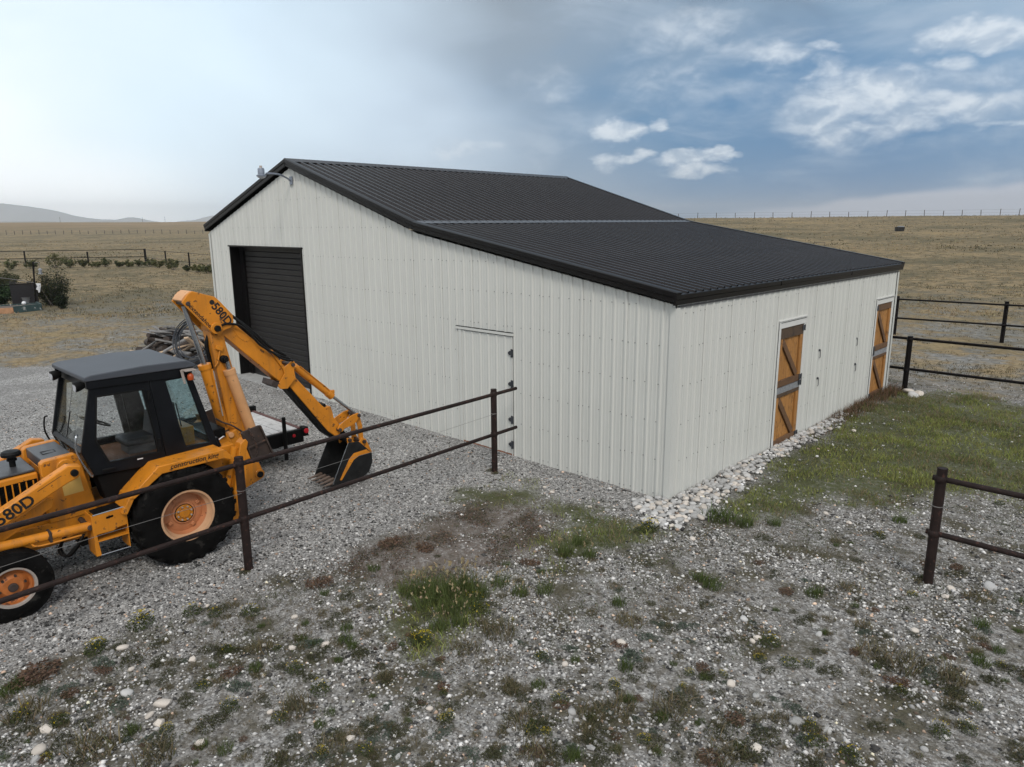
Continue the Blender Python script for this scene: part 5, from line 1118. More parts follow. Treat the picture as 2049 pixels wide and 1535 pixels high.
mb = MB(); mb.add([rot(p_) for p_ in ((-3.6*sc_, .02, 6*sc_), (1.2*sc_, .02, 6*sc_), (1.2*sc_, .02, 10.5*sc_), (-3.6*sc_, .02, 10.5*sc_), (-3.6*sc_, .06, 6*sc_), (1.2*sc_, .06, 6*sc_), (1.2*sc_, .06, 10.5*sc_), (-3.6*sc_, .06, 10.5*sc_))], [(0, 1, 2, 3), (4, 5, 6, 7), (0, 1, 5, 4), (1, 2, 6, 5), (2, 3, 7, 6), (3, 0, 4, 7)]); mb.build('plate', 'white_plain', gt)
mb = MB(); mb.tube([rot((-1.2*sc_, .03, 10.5*sc_)), rot((-1.2*sc_, .0, 17*sc_))], .012, 4); mb.build('hanger', 'wire', gt)

# ------------------------------------------------------------------ scrap pile and hose by the barn's far corner
def rnd_box(L_, w_, t_):
    mb = MB(); hx = L_/2; j = lambda s_: random.uniform(-s_, s_)
    vs = [(a*hx+j(.02), b_*w_/2+j(.004), c_*t_/2) for a in (-1, 1) for b_ in (-1, 1) for c_ in (-1, 1)]
    mb.add(vs, [(0, 1, 3, 2), (4, 6, 7, 5), (0, 4, 5, 1), (2, 3, 7, 6), (0, 2, 6, 4), (1, 5, 7, 3)]); return mb
LAB = {'scrap_grey': 'weathered grey scrap board lying in the woodpile beside the barn', 'scrap_pale': 'pale fresh-cut scrap board lying in the woodpile beside the barn', 'scrap_dark': 'charred dark log end lying in the woodpile beside the barn'}
pile_xy = []
def scrap(kind, loc, yaw_, pitch_, L_, w_, t_):
    mb = rnd_box(L_, w_, t_); o = mb.build('scrap_board', kind, None, bevel=.006); o.location = loc; o.rotation_euler = (random.uniform(-.3, .3), pitch_, yaw_)
    tag(o, LAB[kind], 'board', {'scrap_grey': 'grey boards of the woodpile', 'scrap_pale': 'pale boards of the woodpile', 'scrap_dark': 'dark logs of the woodpile'}[kind])
def log(loc, yaw_, pitch_, L_, r):
    mb = MB(); pts = [(-L_/2+L_*i/4, random.uniform(-.02, .02), random.uniform(-.02, .02)) for i in range(5)]; mb.tube(pts, [r*random.uniform(.85, 1.1) for _ in range(5)], 9); o = mb.build('scrap_log', 'scrap_dark', None, smooth=50); o.location = loc; o.rotation_euler = (0, pitch_, yaw_)
    tag(o, LAB['scrap_dark'], 'log', 'dark logs of the woodpile')
rs = random.Random(5)
for i in range(60):
    a = rs.uniform(0, 2*math.pi); rr = 1.75*math.sqrt(rs.random()); x_ = -18.9+rr*math.cos(a)*1.25; y_ = -.25+rr*math.sin(a)*.62; h_ = max(.06, 2.0*(1-(rr/1.95)**1.6)*rs.uniform(.2, 1.0))
    log((x_, y_, h_*.55), rs.uniform(0, 3.1), rs.uniform(-.25, .25), rs.uniform(.4, 1.1), rs.uniform(.05, .12))
for i in range(30):
    a = rs.uniform(0, 2*math.pi); rr = 1.7*math.sqrt(rs.random()); x_ = -18.8+rr*math.cos(a)*1.2; y_ = -.3+rr*math.sin(a)*.6; h_ = max(.05, 1.0*(1-(rr/1.95)**1.6))
    scrap(rs.choice(['scrap_grey', 'scrap_grey', 'scrap_grey', 'scrap_grey', 'scrap_grey', 'scrap_pale']), (x_, y_, h_+.06), rs.uniform(0, 3.1), rs.uniform(-.55, .55), rs.uniform(.5, 1.35), rs.uniform(.09, .2), rs.uniform(.025, .06))
for (px_, py_, yw, pt, L_, w_, k_) in ((352, 690, .9, -.5, .9, .17, 'scrap_grey'), (388, 688, 1.9, .7, .7, .16, 'scrap_pale'), (405, 690, 1.6, .8, .55, .15, 'scrap_pale'), (340, 700, .7, -.25, 1.5, .05, 'scrap_pale'), (362, 705, .3, .05, .8, .14, 'scrap_grey'), (393, 673, .2, .1, .9, .12, 'scrap_grey')):
    q = aty(px_, py_, -1.0); scrap(k_, tuple(q), yw, pt, L_, w_, .05)
mb = MB(); rh = random.Random(3)
cc = Vector(aty(388, 684, -1.05)); ex_ = Vector((.62, .26, .0)); ey_ = Vector((-.10, .20, .66))
for k in range(9):
    ph = rh.uniform(0, 6.28); ra = rh.uniform(.80, 1.08); of = Vector((rh.uniform(-.07, .07), rh.uniform(-.10, .04), rh.uniform(-.07, .07))); w1 = rh.uniform(-.06, .06)
    mb.tube([cc+of+ex_*ra*math.cos(ph+i*2*math.pi/30)+ey_*(ra+w1*math.sin(i*.4))*.92*math.sin(ph+i*2*math.pi/30) for i in range(31)], .016, 7, cap=False)
o = mb.build('hose_coil', 'hose', None, smooth=60, org=(cc.x, cc.y, 0)); tag(o, 'coiled dark poly pipe thrown over the woodpile', 'hose')
mb = MB(); mb.box((0, 0, 0), (.30, .14, .10)); o = mb.build('brick', 'board_tan', None, bevel=.008); qb = gz(283, 703, .05); o.location = tuple(qb); o.rotation_euler = (0, 0, .5); tag(o, 'single tan brick on the gravel beyond the backhoe cab roof', 'brick')

# ------------------------------------------------------------------ foliage builders
def set_cols(me_, cols_v):
    a = me_.color_attributes.new('Col', 'FLOAT_COLOR', 'POINT'); c4 = np.ones((len(cols_v), 4), np.float32); c4[:, :3] = cols_v; a.data.foreach_set('color', c4.ravel())
def np_mesh(name, V, F, cols, mat, smooth=False):
    me_ = bpy.data.meshes.new(name); nv_ = len(V); k = F.shape[1]; nf_ = len(F)
    me_.vertices.add(nv_); me_.vertices.foreach_set('co', np.asarray(V, np.float32).ravel()); me_.loops.add(nf_*k); me_.loops.foreach_set('vertex_index', np.asarray(F, np.int32).ravel())
    me_.polygons.add(nf_); me_.polygons.foreach_set('loop_start', np.arange(0, nf_*k, k, dtype=np.int32)); me_.update(calc_edges=True)
    set_cols(me_, cols); me_.materials.append(MATS[mat])
    if smooth: me_.shade_smooth()
    return me_
def blades(xy, z0, h, w, lean, cols, rng, bend=.5):
    """curved two-segment blades: 5 verts, 3 tris each"""
    n = len(xy); az = rng.random(n)*2*np.pi; la = rng.random(n)*2*np.pi; d = np.stack([np.cos(az), np.sin(az)], 1); l = np.stack([np.cos(la), np.sin(la)], 1)*(lean*h)[:, None]
    V = np.zeros((n, 5, 3)); wv = d*(w/2)[:, None]
    V[:, 0, :2] = xy-wv; V[:, 1, :2] = xy+wv; V[:, 0, 2] = V[:, 1, 2] = z0
    m_ = xy+l*.35; V[:, 2, :2] = m_-wv*.7; V[:, 3, :2] = m_+wv*.7; V[:, 2, 2] = V[:, 3, 2] = z0+h*.6
    V[:, 4, :2] = xy+l; V[:, 4, 2] = z0+h*(1-.25*bend*lean)
    b0 = (np.arange(n)*5)[:, None, None]; F = np.array([[0, 1, 3], [0, 3, 2], [2, 3, 4]])[None]+b0
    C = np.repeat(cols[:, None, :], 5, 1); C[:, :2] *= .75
    return V.reshape(-1, 3), F.reshape(-1, 3), C.reshape(-1, 3)
def leaves(P, size, cols, rng, flat=.5):
    """diamond leaves: 4 verts, 2 tris"""
    n = len(P); a = rng.normal(size=(n, 3)); a[:, 2] *= flat; a /= np.linalg.norm(a, axis=1)[:, None]; b_ = rng.normal(size=(n, 3)); b_ -= a*(a*b_).sum(1)[:, None]; b_ /= np.linalg.norm(b_, axis=1)[:, None]
    s = size[:, None]; V = np.stack([P-a*s, P+b_*s*.42, P+a*s, P-b_*s*.42], 1); F = np.array([[0, 1, 2], [0, 2, 3]])[None]+(np.arange(n)*4)[:, None, None]
    return V.reshape(-1, 3), F.reshape(-1, 3), np.repeat(cols[:, None, :], 4, 1).reshape(-1, 3)
def joinm(parts):
    V = []; F = []; C = []; k = 0
    for v_, f_2, c_ in parts: V.append(v_); F.append(f_2+k); C.append(c_); k += len(v_)
    return np.concatenate(V), np.concatenate(F), np.concatenate(C)
def jit(col, n, rng, amt=.3):
    c_ = np.array(col)[None]*(1+(rng.random((n, 1))-.5)*2*amt); return np.clip(c_*(1+(rng.random((n, 3))-.5)*.15), 0, 1)
rg = np.random.default_rng(11)

# ------------------------------------------------------------------ garden corner
gq = gz(80, 620); bed = thing('raised_bed', (gq[0], gq[1]-1.0, 0), 'raised garden bed of tan and flaking dark boards beside the bush', 'garden bed')
qa = gz(-70, 632); qb_ = gz(28, 627); qc = gz(83, 621)
def board(a, b_, h, mat, nm='bed_board'):
    a = Vector(a); b_ = Vector(b_); d = (b_-a).normalized(); n_ = Vector((-d.y, d.x, 0))*.05; mb = MB(); mb.prism([a-n_, b_-n_, b_+n_, a+n_], (0, 0, h)); return mb.build(nm, mat, bed, bevel=.008)
board((qa[0], qa[1], 0), (qb_[0], qb_[1], 0), .30, 'board_tan'); board((qb_[0], qb_[1], 0), (qc[0], qc[1], 0), .36, 'board_teal')
bk_ = np.array([-1.5, .15, 0]); board((qc[0], qc[1], 0), tuple(qc+bk_), .36, 'board_teal'); board(tuple(qc+bk_), tuple(qa+bk_), .30, 'board_teal'); board((qa[0], qa[1], 0), tuple(qa+bk_), .30, 'board_tan')
mb = MB(); mb.prism([(qa[0]-.1, qa[1]+.1, 0), (qc[0]-.1, qc[1]-.05, 0), tuple(qc+bk_*.95), tuple(qa+bk_*.95)], (0, 0, .24)); mb.build('bed_soil', 'soil', bed)
def bush(name, label, loc, rx, ry, h, nl, lsize, col, top, nstem, group=None, open_=0.0, cat='bush', spiky=0.0, seed=0):
    r_ = np.random.default_rng(seed+50); root = thing(name, loc, label, cat, group); L0 = np.array(loc); mb = MB(); P = []
    for i in range(nstem):
        a = r_.random()*2*np.pi; rad = math.sqrt(r_.random()); hh = h*(1-.45*rad**2)*r_.uniform(.75, 1.05); tip = np.array([rx*rad*math.cos(a), ry*rad*math.sin(a), hh]); base = np.array([tip[0]*.12, tip[1]*.12, 0]); midp = (base+tip)/2+np.array([tip[0]*.10, tip[1]*.10, -h*.03])
        mb.tube([tuple(L0+base), tuple(L0+midp), tuple(L0+tip)], [.028*h/2, .018*h/2, .006*h/2], 5)
        n = nl//nstem; t_ = np.clip(r_.random(n)**.6*(1-open_)+open_, 0, 1); cen = (base[None]*(1-t_)[:, None]**2+2*midp[None]*(t_*(1-t_))[:, None]+tip[None]*(t_**2)[:, None]); P.append(cen+r_.normal(size=(n, 3))*np.array([.15, .15, .12])*h*.5*(1-spiky)+r_.normal(size=(n, 3))*.03*h)
    P = np.concatenate(P); P[:, 2] = np.abs(P[:, 2])+.02; cl_ = jit(col, len(P), r_, .45); f_ = np.clip(P[:, 2]/h, 0, 1)[:, None]; hi = r_.random((len(P), 1)) < .25; cl_ = np.where(hi, jit(top, len(P), r_, .3), cl_)
    mb.build('stems', 'post_wood', root); V, F, C = leaves(P, lsize*r_.uniform(.6, 1.3, len(P)), cl_, r_); me_ = np_mesh('foliage', V, F, C, 'leaf_col'); o = bpy.data.objects.new('foliage', me_); COL.objects.link(o); o.parent = root
    return root
qB = gz(108, 613); bush('garden_bush', 'dark dense shrub at the end of the raised garden bed', (qB[0]-.9, qB[1]+.15, 0), 1.2, 1.1, 2.2, 5200, .06, (.020, .026, .012), (.055, .062, .026), 26, seed=1)
qB2 = gz(125, 617); bush('garden_bush', 'low dark shrub growing at the foot of the dense one', (qB2[0]+.2, qB2[1], 0), .55, .5, .8, 1500, .06, (.016, .022, .011), (.03, .045, .02), 12, seed=2)
qB3 = gz(40, 590); bush('garden_bush', 'straggly olive shrub behind the garden screen', (qB3[0]-4, qB3[1], 0), 2.6, 1.0, 1.6, 3600, .07, (.045, .050, .022), (.09, .088, .04), 24, seed=3)
qB4 = gz(12, 619); bush('garden_plants', 'leafy green vegetables growing in the raised bed', (qB4[0]-.75, qB4[1]-.1, .22), .75, 1.0, 1.25, 2600, .075, (.030, .055, .024), (.07, .12, .05), 20, seed=4, cat='plants')
# bird net screen: pole, rail, dark mesh panel, white rag
sc = thing('garden_screen', (gq[0]-1.6, gq[1]-.6, 0), 'dark mesh garden screen on posts behind the raised bed', 'screen')
pA = aty(70, 563, gq[1]-.1); pA = np.array([pA[0], pA[1], pA[2]])
xs = gq[0]-1.7
def S(px_, py_): return tuple(atx(px_, py_, xs))
mb = MB(); mb.tube([S(66, 524), (S(66, 524)[0], S(70, 600)[1], .0)], .045, 6); mb.build('post', 'pipe_black', sc)
mb = MB(); mb.tube([S(-30, 552), S(25, 559), S(70, 566)], .022, 6); mb.build('top_rope', 'wire', sc)
mb = MB(); mb.tube([S(-30, 573), S(70, 567)], .03, 6); mb.build('rail', 'pipe_black', sc)
mb = MB()
y_a, y_b = S(18, 560)[1], S(72, 566)[1]
for k in range(26):
    yy = y_a+(y_b-y_a)*k/25; mb.mm(xs-.012, xs+.012, yy-.012, yy+.012, .05, 1.55-.25*k/25)
for k in range(14):
    zz = .1+k*.1; mb.mm(xs-.01, xs+.01, y_a, y_b, zz-.012, zz+.012)
mb.build('mesh_panel', 'mesh_dark', sc)
mb = MB(); mb.mm(xs-.06, xs-.03, y_a, y_b, .03, 1.28); mb.build('shade_cloth', 'mesh_dark', sc)
mb = MB(); mb.tube([S(81, 578), (S(81, 578)[0]+.4, S(103, 612)[1], .02)], .015, 5); mb.tube([S(83, 578), (S(81, 578)[0]+.45, S(97, 605)[1], .12)], .012, 5); mb.build('guy_stake', 'post_wood', sc)
rag = MB(); R0 = [S(70, 567), S(80, 567), S(81, 573), S(80, 579), S(79, 585), S(76, 586), S(75, 581), S(71, 579), S(73, 574), S(72, 570)]
rag.prism([(x_+.08, y_, z_) for x_, y_, z_ in R0], (.05, 0, 0)); o = rag.build('white_rag', 'white_plain', None, bevel=.02, org=(xs, S(75, 575)[1], 0)); tag(o, 'white rag hung on the corner of the garden screen', 'rag')
qP = gz(59, 607, .3); mb = MB(); mb.lathe_z([(.0, .0), (.20, .0), (.27, .34), (.29, .36), (.25, .35), (.22, .28), (.0, .28)], (qP[0]-.8, qP[1], .24), 16); o = mb.build('planter_bowl', 'galv', None, smooth=40, org=(qP[0]-.8, qP[1], .24)); tag(o, 'grey planter bowl standing in the raised garden bed', 'planter')
qP = gz(73, 615, .36); mb = MB(); mb.lathe_z([(.0, .0), (.08, .02), (.11, .09), (.08, .17), (.0, .19)], (qc[0]-.02, qP[1]-.12, .36), 12); o = mb.build('white_pot', 'white_plain', None, smooth=60, org=(qc[0], qP[1]-.12, .36)); tag(o, 'small round white pot on the edge of the raised bed', 'pot')
qL = atx(80, 540, xs-1.0); mb = MB(); mb.lathe_z([(.0, .0), (.13, .0), (.13, .03), (.085, .05), (.085, .24), (.12, .26), (.0, .36)], (qL[0], qL[1], qL[2]-.25), 12); bf = mb.build('bird_feeder', 'galv', None, smooth=40, org=(qL[0], qL[1], qL[2]-.25)); tag(bf, 'grey bird feeder hanging above the dark shrub', 'bird feeder')
mb = MB(); mb.tube([S(66, 526), (xs-.5, S(78, 526)[1], S(66, 527)[2]), (xs-1.0, qL[1], S(66, 527)[2]), (xs-1.0, qL[1], qL[2]+.1)], .014, 5); o = mb.build('hanger_arm', 'wire', sc)
# shrubs along the far pasture fence
for i, (px_, py_, w_, h_) in enumerate(((20, 541, 34, 18), (60, 538, 20, 14), (112, 536, 30, 24), (140, 536, 22, 16), (166, 535, 18, 13), (190, 535, 20, 10), (211, 534, 20, 15), (236, 535, 22, 10), (258, 534, 18, 12), (278, 533, 24, 12), (300, 534, 22, 14), (318, 536, 24, 15), (348, 540, 34, 20), (374, 543, 20, 10), (395, 545, 24, 14), (416, 547, 22, 16))):
    q = gz(px_, py_); sc_ = np.linalg.norm(q-CAM)/F_PX; col = ((.085, .092, .040), (.065, .075, .035), (.11, .11, .045))[i % 3]
    bush('pasture_shrub', 'yellow-green shrub growing along the far pasture fence', (q[0], q[1], tz(q[0], q[1])), w_*.55*sc_, w_*.55*sc_, h_*1.05*sc_, 420, .13, col, (.14, .145, .06), 10, 'shrubs along the far pasture fence', .25, seed=60+i, cat='shrub')

# ------------------------------------------------------------------ stones
ico_v = None
def ico():
    t_ = (1+5**.5)/2; v = np.array([(-1, t_, 0), (1, t_, 0), (-1, -t_, 0), (1, -t_, 0), (0, -1, t_), (0, 1, t_), (0, -1, -t_), (0, 1, -t_), (t_, 0, -1), (t_, 0, 1), (-t_, 0, -1), (-t_, 0, 1)], float); v /= np.linalg.norm(v, axis=1)[:, None]
    f = np.array([(0, 11, 5), (0, 5, 1), (0, 1, 7), (0, 7, 10), (0, 10, 11), (1, 5, 9), (5, 11, 4), (11, 10, 2), (10, 7, 6), (7, 1, 8), (3, 9, 4), (3, 4, 2), (3, 2, 6), (3, 6, 8), (3, 8, 9), (4, 9, 5), (2, 4, 11), (6, 2, 10), (8, 6, 7), (9, 8, 1)]); return v, f
IV, IF = ico()
OV = np.array([(1, 0, 0), (-1, 0, 0), (0, 1, 0), (0, -1, 0), (0, 0, 1), (0, 0, -1)], float); OF = np.array([(0, 2, 4), (2, 1, 4), (1, 3, 4), (3, 0, 4), (2, 0, 5), (1, 2, 5), (3, 1, 5), (0, 3, 5)])
def scol(n, rng, bright=1.0, tan=.06):
    u = rng.random(n); g = np.where(u < .24, rng.uniform(.03, .10, n), np.where(u < .62, rng.uniform(.20, .36, n), np.where(u < .87, rng.uniform(.40, .60, n), rng.uniform(.64, .85, n))))*bright
    c_ = np.stack([g, g*.975, g*.94], 1); tt = rng.random(n) < tan; c_[tt] = c_[tt]*np.array([1.35, 1.0, .78]); return np.clip(c_, 0, .85)
def stones_mesh(P, size, cols, rng, BV, BF, flat=(.45, .8)):
    n = len(P); k = len(BV); S_ = np.stack([size*rng.uniform(.7, 1.25, n), size*rng.uniform(.7, 1.25, n), size*rng.uniform(*flat, n)], 1)
    V = BV[None]*(1+(rng.random((n, k, 1))-.5)*.5)*S_[:, None, :]; a = rng.random(n)*2*np.pi; ca, sa = np.cos(a)[:, None], np.sin(a)[:, None]
    X = V[..., 0]*ca-V[..., 1]*sa; Y = V[..., 0]*sa+V[..., 1]*ca; tl = (rng.random((n, 1))-.5)*.8; Z = V[..., 2]+X*tl*.5
    V = np.stack([X, Y, Z], -1)+P[:, None, :]; F = BF[None]+(np.arange(n)*k)[:, None, None]
    return V.reshape(-1, 3), F.reshape(-1, 3), np.repeat(cols[:, None, :], k, 1).reshape(-1, 3)
def inview(x, y, mx=60):
    dx = x-CAM[0]; dy = y-CAM[1]; dz = -CAM[2]; zc = dx*fw[0]+dy*fw[1]+dz*fw[2]; zz = np.maximum(zc, .01)
    u = CX+F_PX*(dx*rgt[0]+dy*rgt[1]+dz*rgt[2])/zz; v = CY-F_PX*(dx*upv[0]+dy*upv[1]+dz*upv[2])/zz
    return (zc > .5) & (u > -mx-160) & (u < 2049+mx+160) & (v < 1535+mx+120)
def in_barn(x, y): return (x < .02) & (x > XL-.02) & (y > -.03) & (y < L+.02)
def field(n, x0, x1, y0, y1, rng): return rng.uniform(x0, x1, n), rng.uniform(y0, y1, n)
# pebbles, thinning with distance
gx_, gy_ = field(1550000, -16, 9, -11.5, 14, rg); d = np.hypot(gx_-CAM[0], gy_-CAM[1])
k0 = (rg.random(len(gx_)) < .62*np.clip((9.5/np.maximum(d, 5))**2.3, 0, 1)) & inview(gx_, gy_) & ~in_barn(gx_, gy_); gx_, gy_, d = gx_[k0], gy_[k0], d[k0]
dm, bm_, gm, km, fm = masks(gx_, gy_)
keep = np.ones(len(gx_), bool)
patch = np.clip(.27+2.6*(fbm(gx_, gy_, 1.2, 41, 5)-.40), .06, 1.0)
wgt = np.where(dm > .5, .80, .85*patch)*(1-.88*gm)*(1-.80*bm_)*(1-.6*km)*(1-.7*fm); keep &= rg.random(len(gx_)) < wgt
gx_, gy_, dm = gx_[keep], gy_[keep], dm[keep]; n = len(gx_); print('pebbles', n)
size = np.clip(rg.lognormal(math.log(.0125), .42, n), .006, .036); size *= np.where(dm > .5, .95, 1.0)
P = np.stack([gx_, gy_, terrain(gx_, gy_)+size*.18], 1)
for nm, sel, lab in (('driveway_gravel', dm > .5, 'crushed grey gravel of the driveway round the backhoe'), ('yard_gravel', dm <= .5, 'loose pale gravel among the weeds of the yard')):
    V, F, C = stones_mesh(P[sel], size[sel], scol(sel.sum(), rg, 1.0 if nm[0] == 'y' else .84, .05), rg, OV, OF); o = bpy.data.objects.new(nm, np_mesh(nm, V, F, C, 'stone_col')); COL.objects.link(o); tag(o, lab, 'gravel', kind='stuff')
# stone meshes shared by the countable stones
SM = []
for i in range(14):
    br = (.62, .5, .42, .55, .34, .66, .48, .30, .58, .40, .52, .24, .45, .36)[i]; tint = (1, .985, .955) if i % 5 else (1.06, .96, .85)
    bmx = bmesh.new(); bmesh.ops.create_icosphere(bmx, subdivisions=1 if i % 2 else 2, radius=1.0)
    sd_ = rg.random(3)*10
    for v_ in bmx.verts:
        nz = .75+.5*vnoise(v_.co.x*1.3+sd_[0]+10, v_.co.y*1.3+v_.co.z*.9+sd_[1]+10, 1.0, 70+i); v_.co *= float(nz)
    me_ = bpy.data.meshes.new('stone'); bmx.to_mesh(me_); bmx.free(); me_.shade_smooth(); me_.set_sharp_from_angle(angle=math.radians(38))
    set_cols(me_, np.repeat(np.array([[br*tint[0], br*tint[1], br*tint[2]]])*.92, len(me_.vertices), 0)); me_.materials.append(MATS['stone_col']); SM.append(me_)
def stone(x_, y_, s_, parent, lift=.25, white=None):
    o = bpy.data.objects.new('stone', SM[white if white is not None else random.randrange(14)]); COL.objects.link(o); o.parent = parent
    o.location = (x_, y_, tz(x_, y_)+s_*lift); o.scale = (s_*random.uniform(.8, 1.3), s_*random.uniform(.8, 1.2), s_*random.uniform(.5, .8)); o.rotation_euler = (random.uniform(-.4, .4), random.uniform(-.4, .4), random.uniform(0, 6.28))
# white cobble strip along the side wall
n = 60000; x_, y_ = field(n, -1.0, 1.2, -1.4, 8.2, rg); _, _, gm, km, _ = masks(x_, y_); ok = (km+rg.normal(size=n)*.22 > .55) & ~((x_ < .03) & (y_ > -.02)) & (rg.random(n) < np.where(gm > .5, .35, 1)); x_, y_ = x_[ok], y_[ok]; n = len(x_)
sz_ = np.clip(rg.lognormal(math.log(.019), .48, n), .009, .062); order = np.argsort(-sz_); chosen = []; cell = {}
for i in order:
    s_ = sz_[i]; cx_, cy_ = int(x_[i]/.12), int(y_[i]/.12); bad = False
    for a in (-1, 0, 1):
        for b_2 in (-1, 0, 1):
            for j in cell.get((cx_+a, cy_+b_2), ()):
                if (x_[i]-x_[j])**2+(y_[i]-y_[j])**2 < (.58*(s_+sz_[j]))**2: bad = True; break
            if bad: break
        if bad: break
    if not bad: cell.setdefault((cx_, cy_), []).append(i); chosen.append(i)
print('cobbles', len(chosen))
cob = thing('cobble_strip', (.3, 0, 0), 'strip of pale river cobbles along the foot of the side wall', 'cobbles'); 
for i in chosen[:290]:
    s_ = sz_[i]; o = bpy.data.objects.new('cobble', SM[random.choice((0, 1, 3, 5, 6, 8, 10, 12, 2, 9))]); COL.objects.link(o); o.parent = cob; o.location = (x_[i]-.3, y_[i], tz(x_[i], y_[i])+.03+s_*.32); o.scale = (s_*1.15, s_*.95, s_*.65); o.rotation_euler = (random.uniform(-.3, .3), random.uniform(-.3, .3), random.uniform(0, 6.28))
ii = np.array(chosen[290:]); P = np.stack([x_[ii], y_[ii], terrain(x_[ii], y_[ii])+.03+sz_[ii]*.25], 1); V, F, C = stones_mesh(P-np.array([.3, 0, 0]), sz_[ii], scol(len(ii), rg, 1.1, .07), rg, IV, IF, (.5, .8)); o = bpy.data.objects.new('small_cobbles', np_mesh('small_cobbles', V, F, C, 'stone_col', False)); COL.objects.link(o); o.parent = cob; tag(o, kind='stuff')
# scattered bigger stones on the yard
for (px_, py_, s_, w_) in ((328, 1408, .075, 0), (385, 1322, .05, 5), (255, 1388, .05, 8), (300, 1430, .05, 10), (95, 1460, .055, 5), (320, 1448, .06, 5), (80, 1505, .065, 10), (70, 1525, .045, 9), (262, 1340, .04, 0), (245, 1300, .05, 0), (416, 1215, .03, 5), (590, 1235, .035, 0), (585, 1297, .04, 5), (650, 1290, .04, 0), (1242, 1286, .05, 0), (1488, 1242, .05, 8), (1517, 1279, .05, 5), (1505, 1285, .04, 0), (1463, 1368, .05, 0), (1595, 1448, .06, 4), (1512, 1500, .05, 5), (1890, 1197, .06, 5), (1980, 1175, .07, 8), (1904, 1180, .05, 0), (1830, 1265, .05, 0), (1700, 1050, .05, 5), (1652, 1030, .05, 0), (1386, 1081, .06, 5), (1216, 1022, .045, 4), (1250, 1015, .05, 9), (1180, 1015, .04, 0), (1280, 1010, .05, 4), (1105, 985, .04, 0), (1090, 975, .04, 5), (1142, 983, .05, 4), (1818, 786, .16, 0), (1840, 790, .14, 5), (1826, 793, .12, 8), (540, 1425, .04, 0), (400, 1492, .05, 5), (1130, 1330, .035, 0), (980, 1290, .04, 2), (700, 1480, .045, 5), (860, 1420, .035, 0)):
    q = gz(px_, py_); stone(q[0], q[1], s_, ground, .22, w_)
k = 0
while k < 80:
    px_, py_ = random.uniform(0, 2049), random.uniform(1050, 1530); q = gz(px_, py_); d5 = masks(np.array([q[0]]), np.array([q[1]]))
    if d5[3][0] > .3 or in_barn(q[0], q[1]) or (d5[0][0] > .5 and random.random() < .8): continue
    stone(q[0], q[1], random.uniform(.018, .038), ground, .25, random.choice((2, 4, 6, 7, 9, 11, 12, 13))); k += 1
